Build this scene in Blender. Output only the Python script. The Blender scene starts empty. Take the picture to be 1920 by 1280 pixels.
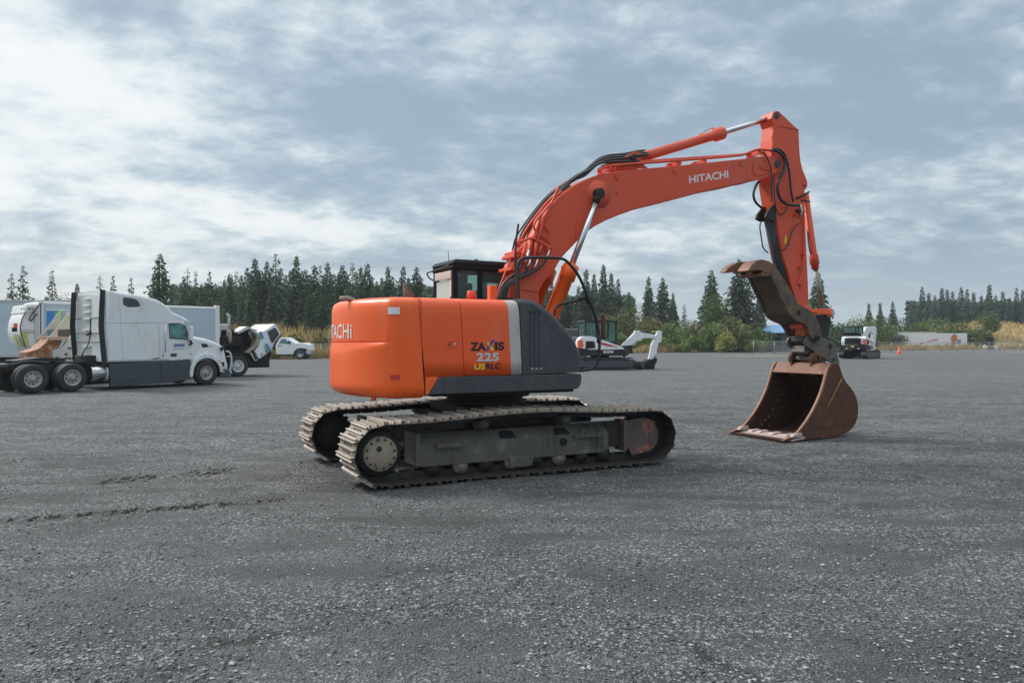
import bpy, math, random
from mathutils import Vector, Matrix
R = math.radians
rnd = random.Random(7)
sc = bpy.context.scene
col = sc.collection
# ------------------------------------------------------------------ camera
FPX, CU, CV, EYE = 1400.0, 960.0, 640.0, 1.75     # focal length and centre of the 1920x1280 photograph
cam = bpy.data.cameras.new('camera'); cam.lens = 36 * FPX / 1920; cam.sensor_width = 36
cam.clip_start = .05; cam.clip_end = 5000
co = bpy.data.objects.new('camera', cam); col.objects.link(co)
co.location = (0, 0, EYE); co.rotation_euler = (R(90), 0, 0); sc.camera = co
sc.view_settings.view_transform = 'Standard'; sc.view_settings.look = 'None'
sc.view_settings.exposure = 0.55; sc.view_settings.gamma = 1
# ------------------------------------------------------------------ node helpers
class NT:
    def __init__(s, tree): s.t = tree; s.n = tree.nodes; s.l = tree.links
    def new(s, typ, **kw):
        n = s.n.new(typ)
        for k, v in kw.items(): setattr(n, k, v)
        return n
    def set(s, sock, v):
        if isinstance(v, bpy.types.NodeSocket): s.l.new(v, sock)
        elif v is not None: sock.default_value = v
    def math(s, op, a, b=None, c=None, clamp=False):
        n = s.new('ShaderNodeMath', operation=op, use_clamp=clamp)
        s.set(n.inputs[0], a); s.set(n.inputs[1], b); s.set(n.inputs[2], c)
        return n.outputs[0]
    def mix(s, f, a, b, mode='MIX'):
        n = s.new('ShaderNodeMix', data_type='RGBA', blend_type=mode)
        s.set(n.inputs[0], f); s.set(n.inputs[6], a); s.set(n.inputs[7], b)
        return n.outputs[2]
    def noise(s, vec, scale, detail=4, rough=.55, dist=0):
        n = s.new('ShaderNodeTexNoise'); s.set(n.inputs['Vector'], vec)
        n.inputs['Scale'].default_value = scale; n.inputs['Detail'].default_value = detail
        n.inputs['Roughness'].default_value = rough; n.inputs['Distortion'].default_value = dist
        return n.outputs[0]
    def ramp(s, f, lo, hi, a=0., b=1.):
        n = s.new('ShaderNodeMapRange', interpolation_type='SMOOTHSTEP')
        s.set(n.inputs[0], f)
        for i, v in enumerate((lo, hi, a, b)): n.inputs[i+1].default_value = v
        return n.outputs[0]
    def comb(s, x, y, z):
        n = s.new('ShaderNodeCombineXYZ'); s.set(n.inputs[0], x); s.set(n.inputs[1], y); s.set(n.inputs[2], z)
        return n.outputs[0]
    def sep(s, v):
        n = s.new('ShaderNodeSeparateXYZ'); s.l.new(v, n.inputs[0]); return n.outputs
    def mapping(s, v, scale=(1,1,1), rot=(0,0,0), loc=(0,0,0)):
        n = s.new('ShaderNodeMapping'); s.l.new(v, n.inputs[0])
        n.inputs['Scale'].default_value = scale; n.inputs['Rotation'].default_value = rot; n.inputs['Location'].default_value = loc
        return n.outputs[0]
def c4(c): return (c[0], c[1], c[2], 1.0)
# ------------------------------------------------------------------ sky and sun
SUN_EL, SUN_AZ = R(42), R(-62)          # azimuth measured from +Y towards +X
w = bpy.data.worlds.new('World'); sc.world = w; w.use_nodes = True
def build_sky():
    T = NT(w.node_tree); T.n.clear()
    out = T.new('ShaderNodeOutputWorld'); bg = T.new('ShaderNodeBackground'); T.l.new(bg.outputs[0], out.inputs[0])
    sky = T.new('ShaderNodeTexSky', sky_type='NISHITA'); sky.sun_disc = False
    sky.sun_elevation = SUN_EL; sky.sun_rotation = SUN_AZ; sky.air_density = 1.2; sky.dust_density = 2
    g = T.new('ShaderNodeTexCoord').outputs['Generated']
    d = T.sep(g); x, y, z = d[0], d[1], d[2]
    zc = T.math('MAXIMUM', z, 0.0)
    h = T.math('SQRT', T.math('ADD', T.math('MULTIPLY', x, x), T.math('MULTIPLY', y, y)))
    az = T.math('ARCTAN2', x, y)                       # 0 ahead, positive right
    el = T.math('ARCTAN2', z, h)
    inv = T.math('DIVIDE', 1.0, T.math('ADD', zc, .26))
    P = T.comb(T.math('MULTIPLY', x, inv), T.math('MULTIPLY', y, inv), 0.0)
    n1 = T.noise(T.mapping(P, (1, 1.5, 1), (0, 0, .35), (3.3, 1.2, 0)), 1.0, 3, .5, .3)   # big banks
    n2 = T.noise(T.mapping(P, (1, 1.35, 1), (0, 0, .5), (7.1, 2.2, 0)), 2.9, 9, .58, .10)      # puffs
    n3 = T.noise(T.mapping(P, (1, 1.15, 1), (0, 0, -.4), (1.1, 9.2, 0)), 9.0, 9, .62, .05)       # fine mottling
    band = T.noise(T.mapping(T.comb(az, el, 0.0), (1.0, 3.6, 1), (0, 0, -.10), (2.2, .4, 0)), 2.6, 7, .56, .35)
    cov = T.math('ADD', T.math('MULTIPLY', n1, .42), T.math('ADD', T.math('MULTIPLY', n2, .50), T.math('MULTIPLY', n3, .42)))
    cov = T.math('ADD', cov, T.math('MULTIPLY', band, .18))
    # bright side to the left, heavier cloud to the right
    side = T.ramp(az, -.75, .72, .075, -.075)
    cov = T.math('ADD', cov, side)
    # brighter gap low on the left, darker tongue across the middle left
    def blob(a0, e0, sa, se, amp):
        da = T.math('DIVIDE', T.math('SUBTRACT', az, a0), sa); de = T.math('DIVIDE', T.math('SUBTRACT', el, e0), se)
        r2 = T.math('ADD', T.math('MULTIPLY', da, da), T.math('MULTIPLY', de, de))
        return T.math('MULTIPLY', T.math('POWER', 2.718, T.math('MULTIPLY', r2, -1.0)), amp)
    for b in ((-.50, .15, .22, .05, .06), (-.22, .135, .13, .035, .05), (-.60, .33, .10, .06, .07), (-.28, .20, .16, .028, -.12), (-.47, .37, .10, .035, -.12),
              (-.27, .30, .16, .06, -.04), (-.03, .40, .08, .05, .06), (.10, .115, .10, .02, .06), (-.10, .10, .18, .012, -.12),
              (-.62, .055, .12, .022, -.09), (.58, .20, .10, .10, -.05), (.0, .27, .2, .06, -.04)):
        cov = T.math('ADD', cov, blob(*b))
    f = T.ramp(T.math('SUBTRACT', cov, .04), .565, .945, 0, 1)
    ramp = T.new('ShaderNodeValToRGB'); T.l.new(f, ramp.inputs[0])
    e = ramp.color_ramp.elements
    e[0].position = 0; e[0].color = c4((.215, .285, .355))
    e[1].position = 1; e[1].color = c4((.63, .65, .655))
    for p, cc in ((.30, (.305, .375, .435)), (.55, (.41, .475, .515)), (.78, (.53, .575, .595))):
        q = ramp.color_ramp.elements.new(p); q.color = c4(cc)
    colr = ramp.outputs[0]
    # pale haze towards the horizon
    hz = T.ramp(el, 0, .13, 1, 0)
    hcol = T.mix(T.ramp(az, -.5, .6, 0, 1), c4((.60, .635, .645)), c4((.38, .45, .51)))
    colr = T.mix(T.math('MULTIPLY', hz, .55), colr, hcol)
    # thin spots let a little of the blue sky through
    skyc = T.mix(1.0, sky.outputs[0], c4((.10, .10, .10)), 'MULTIPLY')
    colr = T.mix(.10, colr, skyc)
    # an overcast sky is brightest overhead
    zen = T.ramp(el, .46, 1.2, 1.0, 2.45)
    zw = T.ramp(el, .46, 1.0, 0, .75); colr = T.mix(zw, colr, c4((.44, .45, .455))); colr = T.mix(1.0, colr, T.comb(zen, zen, zen), 'MULTIPLY')
    low = T.ramp(el, -.06, 0.0, .3, 1.0)
    colr = T.mix(1.0, colr, T.comb(low, low, low), 'MULTIPLY')
    T.l.new(colr, bg.inputs[0]); bg.inputs[1].default_value = 1.0
build_sky()
sl = bpy.data.lights.new('sun', 'SUN'); sl.energy = 2.0; sl.angle = R(14); sl.color = (1, .95, .88)
so = bpy.data.objects.new('sun', sl); col.objects.link(so)
sd = Vector((math.sin(SUN_AZ)*math.cos(SUN_EL), math.cos(SUN_AZ)*math.cos(SUN_EL), math.sin(SUN_EL)))
so.rotation_euler = sd.to_track_quat('Z', 'Y').to_euler(); so.location = sd * 60
# ------------------------------------------------------------------ materials
MATS = {}
def mat(name, base, rough=.5, metal=0, var=.12, scale=3, bump=0, bscale=30, second=None, sw=(.5, .7), coat=0, stretch=(1,1,1), spec=None, detail=5, chips=None, dust=None):
    if name in MATS: return MATS[name]
    m = bpy.data.materials.new(name); m.use_nodes = True; T = NT(m.node_tree); MATS[name] = m
    b = T.n['Principled BSDF']; tc = T.new('ShaderNodeTexCoord').outputs['Object']
    v = T.mapping(tc, stretch)
    n = T.noise(v, scale, detail, .6)
    lo = tuple(max(0, k*(1-var)) for k in base); hi = tuple(min(1, k*(1+var)) for k in base)
    cc = T.mix(n, c4(lo), c4(hi))
    r = rough
    if second is not None:
        n2 = T.noise(T.mapping(tc, stretch, (0,0,0), (5, 3, 1)), scale*1.7, 7, .65, .3)
        f = T.ramp(n2, sw[0], sw[1]); cc = T.mix(f, cc, c4(second))
    if dust is not None:      # rain-washed dust film in vertical runs
        dn = T.math('MULTIPLY', T.noise(T.mapping(tc, (7, 7, .8)), 2.2, 6, .65, .2), T.noise(tc, 1.1, 4, .6))
        cc = T.mix(T.ramp(dn, .24, .42, 0, dust[3]), cc, c4(dust[:3]))
    if chips is not None:     # small chips and scuffs
        ch = T.math('MULTIPLY', T.ramp(T.noise(T.mapping(tc, (1, 1, 1), (.3, .2, .5)), 26, 4, .7, .4), .66, .72), T.ramp(T.noise(tc, 2.6, 4, .6), .46, .62))
        cc = T.mix(T.math('MULTIPLY', ch, .75), cc, c4(chips))
    T.l.new(cc, b.inputs['Base Color'])
    rr = T.math('ADD', T.math('MULTIPLY', T.noise(v, scale*3, 4), .25), rough-.12, clamp=True)
    T.l.new(rr, b.inputs['Roughness']); b.inputs['Metallic'].default_value = metal
    if coat: b.inputs['Coat Weight'].default_value = coat; b.inputs['Coat Roughness'].default_value = .15
    if spec is not None: b.inputs['Specular IOR Level'].default_value = spec
    if bump:
        bn = T.new('ShaderNodeBump'); bn.inputs['Strength'].default_value = bump; bn.inputs['Distance'].default_value = .02
        T.l.new(T.noise(tc, bscale, 6, .6), bn.inputs['Height']); T.l.new(bn.outputs[0], b.inputs['Normal'])
    return m
def glass(name, tint=(.5, .75, .7), alpha=.45, rough=.05):
    m = bpy.data.materials.new(name); m.use_nodes = True; T = NT(m.node_tree); MATS[name] = m
    b = T.n['Principled BSDF']; out = T.n['Material Output']
    tr = T.new('ShaderNodeBsdfTransparent'); tr.inputs[0].default_value = c4(tint)
    b.inputs['Base Color'].default_value = c4((tint[0]*.25, tint[1]*.3, tint[2]*.3)); b.inputs['Roughness'].default_value = rough
    mx = T.new('ShaderNodeMixShader'); mx.inputs[0].default_value = 1-alpha
    T.l.new(b.outputs[0], mx.inputs[1]); T.l.new(tr.outputs[0], mx.inputs[2]); T.l.new(mx.outputs[0], out.inputs[0])
    return m
M = {}
M['orange'] = mat('orange_paint', (.93, .118, .008), .42, 0, .06, 1.2, .05, 6, coat=.12, second=(.80, .12, .03), sw=(.62, .85), chips=(.30, .09, .05), dust=(.62, .26, .14, .30))
M['orange_door'] = mat('orange_door_paint', (.88, .105, .016), .42, 0, .06, 1.4, .05, 5, coat=.10, second=(.74, .11, .04), sw=(.60, .85), chips=(.30, .09, .05), dust=(.60, .24, .13, .28))
M['boom'] = mat('faded_orange_paint', (.70, .088, .034), .50, 0, .13, 1.3, .08, 12, second=(.52, .085, .04), sw=(.55, .8), chips=(.16, .05, .035), dust=(.42, .16, .10, .45))
M['boom_dark'] = mat('grimy_orange_paint', (.60, .075, .03), .6, 0, .2, 4, .2, 25, second=(.16, .05, .03), sw=(.55, .72))
M['grey'] = mat('charcoal_paint', (.050, .056, .063), .45, 0, .12, 2, .08, 14, second=(.09, .095, .10), sw=(.58, .8), dust=(.13, .13, .125, .35), chips=(.16, .16, .155))
M['black'] = mat('black_rubber', (.018, .019, .021), .55, 0, .2, 8, .1, 30)
M['hose'] = mat('black_hose', (.022, .024, .027), .42, 0, .25, 14, .1, 60)
M['gap'] = mat('dark_gap', (.010, .010, .011), .8)
M['chrome'] = mat('chrome_rod', (.62, .64, .66), .22, 1, .05, 5)
M['steel'] = mat('worn_steel', (.30, .26, .21), .55, .25, .35, 9, .3, 50, second=(.10, .08, .065), sw=(.5, .68))
M['grouser'] = mat('polished_shoe_steel', (.50, .44, .38), .48, .15, .25, 8, .25, 50, second=(.30, .25, .20), sw=(.52, .7))
M['shoe'] = mat('worn_shoe_plate', (.22, .185, .150), .6, .1, .3, 6, .25, 40, second=(.10, .085, .07), sw=(.5, .66))
M['mud'] = mat('dusty_track_frame', (.104, .095, .083), .60, 0, .30, 2.2, .4, 30, second=(.22, .205, .185), sw=(.50, .78), stretch=(1.6, 1, .8), chips=(.03, .028, .026), dust=(.045, .04, .035, .8))
M['dirty'] = mat('greasy_dark_steel', (.026, .024, .022), .65, 0, .4, 9, .3, 40, second=(.075, .062, .05), sw=(.56, .78))
M['hub'] = mat('dusty_hub_plate', (.36, .295, .225), .75, 0, .3, 9, .25, 50, second=(.10, .085, .07), sw=(.56, .72))
M['rust'] = mat('bucket_rust', (.098, .038, .020), .68, .1, .35, 3, .3, 30, second=(.19, .075, .034), sw=(.48, .74), chips=(.36, .20, .12), dust=(.07, .035, .022, .8))
M['rust_in'] = mat('bucket_inside_rust', (.045, .020, .013), .8, 0, .35, 5, .3, 30, second=(.09, .038, .02), sw=(.5, .7))
M['lip'] = mat('scoured_lip_steel', (.52, .41, .38), .5, .2, .25, 8, .3, 50, second=(.24, .12, .08), sw=(.55, .7))
M['thumb'] = mat('grey_brown_thumb_steel', (.085, .070, .058), .55, .15, .35, 4, .25, 35, second=(.20, .115, .06), sw=(.46, .66), dust=(.24, .18, .12, .5))
M['thumb_face'] = mat('brown_thumb_face', (.085, .055, .035), .7, 0, .35, 4, .25, 35, second=(.035, .03, .03), sw=(.48, .7))
M['claw'] = mat('rusty_claw_steel', (.20, .095, .055), .55, .15, .3, 6, .25, 40, second=(.33, .21, .14), sw=(.55, .72))
M['coupler'] = mat('coupler_grey_steel', (.15, .135, .115), .6, .15, .3, 6, .3, 40, second=(.06, .055, .05), sw=(.5, .7))
M['yellow_worn'] = mat('worn_yellow_paint', (.62, .30, .05), .6, 0, .2, 5, .2, 30, second=(.25, .10, .04), sw=(.5, .65))
M['red_rust'] = mat('reddish_guard_plate', (.115, .088, .072), .6, 0, .35, 3, .2, 30, second=(.44, .13, .09), sw=(.54, .66), dust=(.04, .035, .03, .7))
M['stripe'] = mat('worn_silver_stripe', (.52, .46, .45), .5, 0, .12, 3, .1, 30, second=(.36, .32, .32), sw=(.5, .7), stretch=(1, 1, .3))
M['white'] = mat('white_paint', (.78, .80, .81), .40, 0, .05, .8, .04, 4, coat=.1, dust=(.50, .48, .43, .45))
M['white_dirty'] = mat('grubby_white_paint', (.56, .58, .56), .5, 0, .12, 2, .1, 20, second=(.36, .30, .22), sw=(.6, .78))
M['bluewhite'] = mat('pale_blue_panel_paint', (.46, .55, .61), .5, 0, .07, .8, .04, 6, dust=(.38, .42, .44, .5))
M['cream'] = mat('cream_paint', (.60, .55, .42), .55, 0, .15, 3, .1, 20, second=(.28, .13, .07), sw=(.6, .72))
M['hop_rust'] = mat('hopper_rust', (.28, .12, .06), .7, 0, .35, 3, .3, 20, second=(.55, .38, .25), sw=(.5, .66))
M['tyre'] = mat('tyre_rubber', (.030, .031, .033), .75, 0, .25, 10, .15, 40)
M['rim'] = mat('dull_rim_metal', (.46, .45, .43), .5, .1, .15, 12, .1, 40)
M['rimw'] = mat('white_rim_paint', (.68, .70, .70), .45, 0, .1, 8)
M['skirt'] = mat('dark_grey_skirt', (.055, .066, .078), .5, 0, .12, 2, .05, 10)
M['seat'] = mat('cab_seat_fabric', (.03, .033, .036), .8)
M['green_st'] = mat('green_stripe_paint', (.13, .46, .12), .45, 0, .04, 2)
M['blue_st'] = mat('blue_stripe_paint', (.04, .24, .62), .45, 0, .04, 2)
M['paleyellow'] = mat('faded_yellow_reflector', (.52, .56, .22), .5, 0, .12, 9)
M['red'] = mat('red_paint', (.55, .03, .03), .45, 0, .08, 4)
M['pink'] = mat('pink_red_lettering', (.72, .12, .20), .5, 0, .08, 4)
M['yellow'] = mat('yellow_paint', (.85, .55, .04), .5, 0, .06, 4)
M['ink'] = mat('black_lettering', (.012, .012, .013), .45)
M['silver'] = mat('silver_lettering', (.58, .57, .56), .45, 0, .1, 6)
M['wlet'] = mat('white_lettering', (.78, .76, .76), .45, 0, .08, 9)
M['blue'] = mat('blue_lettering', (.03, .07, .35), .45, 0, .06, 4)
M['conef'] = mat('orange_red_cone_plastic', (.85, .13, .07), .5, 0, .06, 4)
M['amber'] = mat('amber_lens', (.85, .14, .04), .3)
M['wood'] = mat('bark', (.10, .075, .055), .9, 0, .3, 8, .3, 20)
M['fence'] = mat('galvanised_fence', (.38, .40, .41), .5, .4, .1, 5)
M['roof_blue'] = mat('blue_metal_roof', (.22, .42, .68), .45, 0, .06, 1)
M['gable'] = mat('tan_gable_panel', (.50, .48, .36), .7, 0, .08, 1)
M['wall_grey'] = mat('grey_shed_wall', (.14, .17, .19), .7, 0, .12, 1)
M['glass'] = glass('cab_glass', (.80, .95, .92), .22)
M['cabp'] = mat('cab_black_paint', (.018, .022, .027), .75, 0, .15, 3, spec=.1)
M['glass_sky_painted'] = mat('sky_painted_cab_glass', (.42, .54, .49), .12, 0, .22, 2.2, spec=.7)  # opaque pale colour stands in for bright sky seen through the window
M['glass_dark'] = mat('dark_window_glass', (.015, .022, .028), .10, 0, .1, 2, spec=.8)
M['glass_teal'] = mat('teal_window_glass', (.10, .30, .30), .08, 0, .2, 3, spec=.8, second=(.03, .07, .08), sw=(.42, .6), stretch=(.4, .4, 2))
def leafmat(name, a, b, hue=.0, translucent=.15):
    m = bpy.data.materials.new(name); m.use_nodes = True; T = NT(m.node_tree); MATS[name] = m
    bs = T.n['Principled BSDF']; tc = T.new('ShaderNodeTexCoord').outputs['Object']
    oi = T.new('ShaderNodeObjectInfo').outputs['Random']
    n = T.noise(tc, .9, 5, .6); n2 = T.noise(tc, 6, 3, .6)
    f = T.math('ADD', T.math('MULTIPLY', n, .7), T.math('MULTIPLY', n2, .5)); f = T.ramp(f, .35, .85)
    cc = T.mix(f, c4(a), c4(b))
    k = T.math('ADD', T.math('MULTIPLY', oi, .65), .72)
    cc = T.mix(1.0, cc, T.comb(k, k, T.math('ADD', T.math('MULTIPLY', oi, .7), .65)), 'MULTIPLY')
    T.l.new(cc, bs.inputs['Base Color']); bs.inputs['Roughness'].default_value = .75
    bs.inputs['Specular IOR Level'].default_value = .25
    return m
M['fir'] = leafmat('fir_needles', (.046, .082, .055), (.105, .155, .090))
M['fir_haze_tint'] = leafmat('haze_tinted_fir_needles', (.060, .098, .088), (.105, .150, .125))  # distance haze painted into the needles as a bluer, paler green
M['leaf'] = leafmat('broadleaf_foliage', (.075, .125, .040), (.175, .235, .075))
M['olive'] = leafmat('olive_shrub_foliage', (.115, .135, .050), (.25, .255, .11))
M['ygreen'] = leafmat('yellowing_foliage', (.16, .20, .05), (.34, .33, .10))
M['dry'] = leafmat('dry_grass_blades', (.30, .215, .10), (.58, .44, .22))
# ------------------------------------------------------------------ mesh builder
SPLIT = {'pipe_clamp', 'frame_opening', 'weld_boss', 'shutoff_valve', 'ear_boss', 'slanted_side_plate', 'corner_post', 'thumb_side_plate', 'rocker_link', 'bucket_ear', 'tooth_adapter', 'vent_slot', 'sticker_row', 'pale_hole_disc', 'arm_boss', 'cylinder_ear', 'cylinder_bracket', 'plate_hole', 'guard_bar', 'roof_fitting', 'lamp_cluster', 'boom_tip_fork', 'reflector_band', 'valve_slot', 'tank_legs', 'hub_bolt'}
class MB:
    def __init__(s): s.v = []; s.f = []; s.sm = []; s.mi = []; s.m = 0
    def add(s, vs, fs, smooth=False):
        b = len(s.v); s.v += [tuple(p) for p in vs]
        for f in fs: s.f.append(tuple(i+b for i in f)); s.sm.append(smooth); s.mi.append(s.m)
        return s
    def box(s, x0, x1, y0, y1, z0, z1):
        return s.add([(x0,y0,z0),(x1,y0,z0),(x1,y1,z0),(x0,y1,z0),(x0,y0,z1),(x1,y0,z1),(x1,y1,z1),(x0,y1,z1)],
              [(0,3,2,1),(4,5,6,7),(0,1,5,4),(1,2,6,5),(2,3,7,6),(3,0,4,7)])
    def prism(s, pts, y0, y1, smooth=False):      # outline in the x-z plane, thickness along y
        n = len(pts); a = sum(pts[i][0]*pts[(i+1)%n][1]-pts[(i+1)%n][0]*pts[i][1] for i in range(n))
        if a < 0: pts = pts[::-1]
        vs = [(x, y0, z) for x, z in pts] + [(x, y1, z) for x, z in pts]
        s.add(vs, [tuple(range(n)), tuple(range(2*n-1, n-1, -1))])
        s.add(vs, [(i, i+n, (i+1)%n+n, (i+1)%n) for i in range(n)], smooth); return s
    def prism_z(s, pts, z0, z1):                  # outline in plan
        n = len(pts); a = sum(pts[i][0]*pts[(i+1)%n][1]-pts[(i+1)%n][0]*pts[i][1] for i in range(n))
        if a < 0: pts = pts[::-1]
        vs = [(x, y, z0) for x, y in pts] + [(x, y, z1) for x, y in pts]
        return s.add(vs, [tuple(range(n-1,-1,-1)), tuple(range(n, 2*n))] + [(i, (i+1)%n, (i+1)%n+n, i+n) for i in range(n)])
    def tube(s, path, r, n=8, caps=True, smooth=True):
        P = [Vector(p) for p in path]; rs = r if isinstance(r, (list, tuple)) else [r]*len(P)
        ring = []; prev = None
        for i, p in enumerate(P):
            t = (P[min(i+1, len(P)-1)] - P[max(i-1, 0)])
            t = t.normalized() if t.length > 1e-9 else Vector((1,0,0))
            if prev is None: u = t.cross(Vector((0,0,1)) if abs(t.z) < .9 else Vector((0,1,0))).normalized()
            else:
                u = prev - t*prev.dot(t); u = u.normalized() if u.length > 1e-6 else t.orthogonal().normalized()
            prev = u; w_ = t.cross(u)
            ring.append([p + (u*math.cos(k*2*math.pi/n) + w_*math.sin(k*2*math.pi/n))*rs[i] for k in range(n)])
        b = [q for rg in ring for q in rg]; fs = []
        for i in range(len(P)-1):
            for k in range(n): fs.append((i*n+k, i*n+(k+1)%n, (i+1)*n+(k+1)%n, (i+1)*n+k))
        s.add(b, fs, smooth)
        if caps: s.add(b, [tuple(range(n-1,-1,-1)), tuple((len(P)-1)*n+k for k in range(n))])
        return s
    def cyl(s, a, b, r, n=20, r2=None): return s.tube([a, b], [r, r2 if r2 is not None else r], n)
    def lathe(s, prof, c, axis='y', n=28, smooth=True):   # prof: (radius, offset along axis)
        vs = []
        for r, o in prof:
            for k in range(n):
                a = 2*math.pi*k/n; p, q = r*math.cos(a), r*math.sin(a)
                vs.append((c[0]+p, c[1]+o, c[2]+q) if axis == 'y' else ((c[0]+p, c[1]+q, c[2]+o) if axis == 'z' else (c[0]+o, c[1]+p, c[2]+q)))
        fs = [(i*n+k, i*n+(k+1)%n, (i+1)*n+(k+1)%n, (i+1)*n+k) for i in range(len(prof)-1) for k in range(n)]
        s.add(vs, fs, smooth); return s
    def sheet(s, rows, smooth=True, close=False):
        m_ = len(rows[0]); vs = [p for r_ in rows for p in r_]; fs = []
        for i in range(len(rows)-1):
            for k in range(m_ if close else m_-1): fs.append((i*m_+k, i*m_+(k+1)%m_, (i+1)*m_+(k+1)%m_, (i+1)*m_+k))
        return s.add(vs, fs, smooth)
    def build(s, name, m, parent=None, bev=0, seg=2, fix=True):
        me = bpy.data.meshes.new(name); me.from_pydata(s.v, [], s.f)
        ms = m if isinstance(m, (list, tuple)) else [m]
        for q in ms: me.materials.append(q)
        me.polygons.foreach_set('use_smooth', s.sm); me.polygons.foreach_set('material_index', s.mi)
        if fix:
            import bmesh
            bm = bmesh.new(); bm.from_mesh(me); bmesh.ops.remove_doubles(bm, verts=bm.verts, dist=1e-5)
            bmesh.ops.recalc_face_normals(bm, faces=bm.faces); bm.to_mesh(me); bm.free()
        if name in SPLIT:
            import bmesh
            bm = bmesh.new(); bm.from_mesh(me); seen = set(); groups = []
            bm.verts.ensure_lookup_table()
            for v in bm.verts:
                if v in seen: continue
                st, g_ = [v], []; seen.add(v)
                while st:
                    q = st.pop(); g_.append(q.index)
                    for e in q.link_edges:
                        w2 = e.other_vert(q)
                        if w2 not in seen: seen.add(w2); st.append(w2)
                groups.append(g_)
            bm.free(); out = []
            for g_ in groups:
                gs = {v: i for i, v in enumerate(g_)}; m2 = bpy.data.meshes.new(name)
                pf = [p for p in me.polygons if p.vertices[0] in gs]
                m2.from_pydata([me.vertices[v].co[:] for v in g_], [], [[gs[v] for v in p.vertices] for p in pf])
                for q in ms: m2.materials.append(q)
                m2.polygons.foreach_set('use_smooth', [p.use_smooth for p in pf]); m2.polygons.foreach_set('material_index', [p.material_index for p in pf])
                o2 = bpy.data.objects.new(name, m2); col.objects.link(o2); out.append(o2)
                if parent: o2.parent = parent
                if bev:
                    md = o2.modifiers.new('bevel', 'BEVEL'); md.width = bev; md.segments = seg; md.limit_method = 'ANGLE'; md.angle_limit = R(40)
            bpy.data.meshes.remove(me); return out[0]
        me.update(); o = bpy.data.objects.new(name, me); col.objects.link(o)
        if parent: o.parent = parent
        if bev:
            md = o.modifiers.new('bevel', 'BEVEL'); md.width = bev; md.segments = seg; md.limit_method = 'ANGLE'; md.angle_limit = R(40)
            md.harden_normals = False
        return o
def tag(o, label=None, cat=None, group=None, kind=None):
    if label: o['label'] = label
    if cat: o['category'] = cat
    if group: o['group'] = group
    if kind: o['kind'] = kind
    return o
def empty(name, loc, rz, label, cat, group=None):
    o = bpy.data.objects.new(name, None); col.objects.link(o); o.location = loc; o.rotation_euler = (0, 0, rz); o.empty_display_size = .3
    return tag(o, label, cat, group)
class Frame:      # a thing's own upright frame on the ground: x forward, y left
    def __init__(s, X, Y, yaw): s.X, s.Y, s.a = X, Y, yaw; s.c, s.s = math.cos(yaw), math.sin(yaw)
    def q(s, u, v, y):   # where a point measured in the photograph lies in the thing's own plane y = const
        k = (u-CU)/FPX; x = (k*(s.Y+s.c*y)-s.X+s.s*y)/(s.c-k*s.s); D = s.Y+s.s*x+s.c*y
        return (x, EYE-(v-CV)*D/FPX)
    def pl(s, pts, y): return [s.q(u, v, y) for u, v in pts]
    def p3(s, pts, y): return [(s.q(p[0], p[1], p[2] if len(p) > 2 else y)[0], p[2] if len(p) > 2 else y, s.q(p[0], p[1], p[2] if len(p) > 2 else y)[1]) for p in pts]
def ground(u, v):
    D = EYE*FPX/(v-CV); return ((u-CU)/FPX*D, D)
def smooth_path(pts, it=2):
    P = [Vector(p) for p in pts]
    for _ in range(it):
        Q = [P[0]]
        for a, b in zip(P, P[1:]): Q += [a*.75+b*.25, a*.25+b*.75]
        P = Q+[P[-1]]
    return P
def chaikin2(pts, it=2, closed=False):
    P = list(pts)
    for _ in range(it):
        Q = [] if closed else [P[0]]; prs = list(zip(P, P[1:]+([P[0]] if closed else [])))
        for a, b in prs: Q += [(a[0]*.75+b[0]*.25, a[1]*.75+b[1]*.25), (a[0]*.25+b[0]*.75, a[1]*.25+b[1]*.75)]
        P = Q if closed else Q+[P[-1]]
    return P
def text_verts(txt, bold=0.0, shear=0.0, spacing=1.0):
    cu = bpy.data.curves.new('t', 'FONT'); cu.body = txt; cu.size = 1; cu.offset = bold; cu.shear = shear; cu.space_character = spacing
    cu.resolution_u = 3
    o = bpy.data.objects.new('t', cu); col.objects.link(o)
    dg = bpy.context.evaluated_depsgraph_get(); me = bpy.data.meshes.new_from_object(o.evaluated_get(dg))
    vs = [tuple(v.co) for v in me.vertices]; fs = [tuple(p.vertices) for p in me.polygons]
    bpy.data.objects.remove(o); bpy.data.curves.remove(cu); bpy.data.meshes.remove(me)
    x0, x1 = min(v[0] for v in vs), max(v[0] for v in vs); y0, y1 = min(v[1] for v in vs), max(v[1] for v in vs)
    return [((v[0]-x0)/(x1-x0), (v[1]-y0)/(y1-y0)) for v in vs], fs
def text_map(name, txt, fn, m, parent, bold=0., shear=0., spacing=1.):
    vs, fs = text_verts(txt, bold, shear, spacing); mb = MB(); mb.add([fn(a, b) for a, b in vs], fs)
    o = mb.build(name, m, parent, fix=False); return o
def quad_fn(bl, br, tl, tr):
    bl, br, tl, tr = map(Vector, (bl, br, tl, tr))
    return lambda a, b: (bl*(1-a)+br*a)*(1-b)+(tl*(1-a)+tr*a)*b
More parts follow.
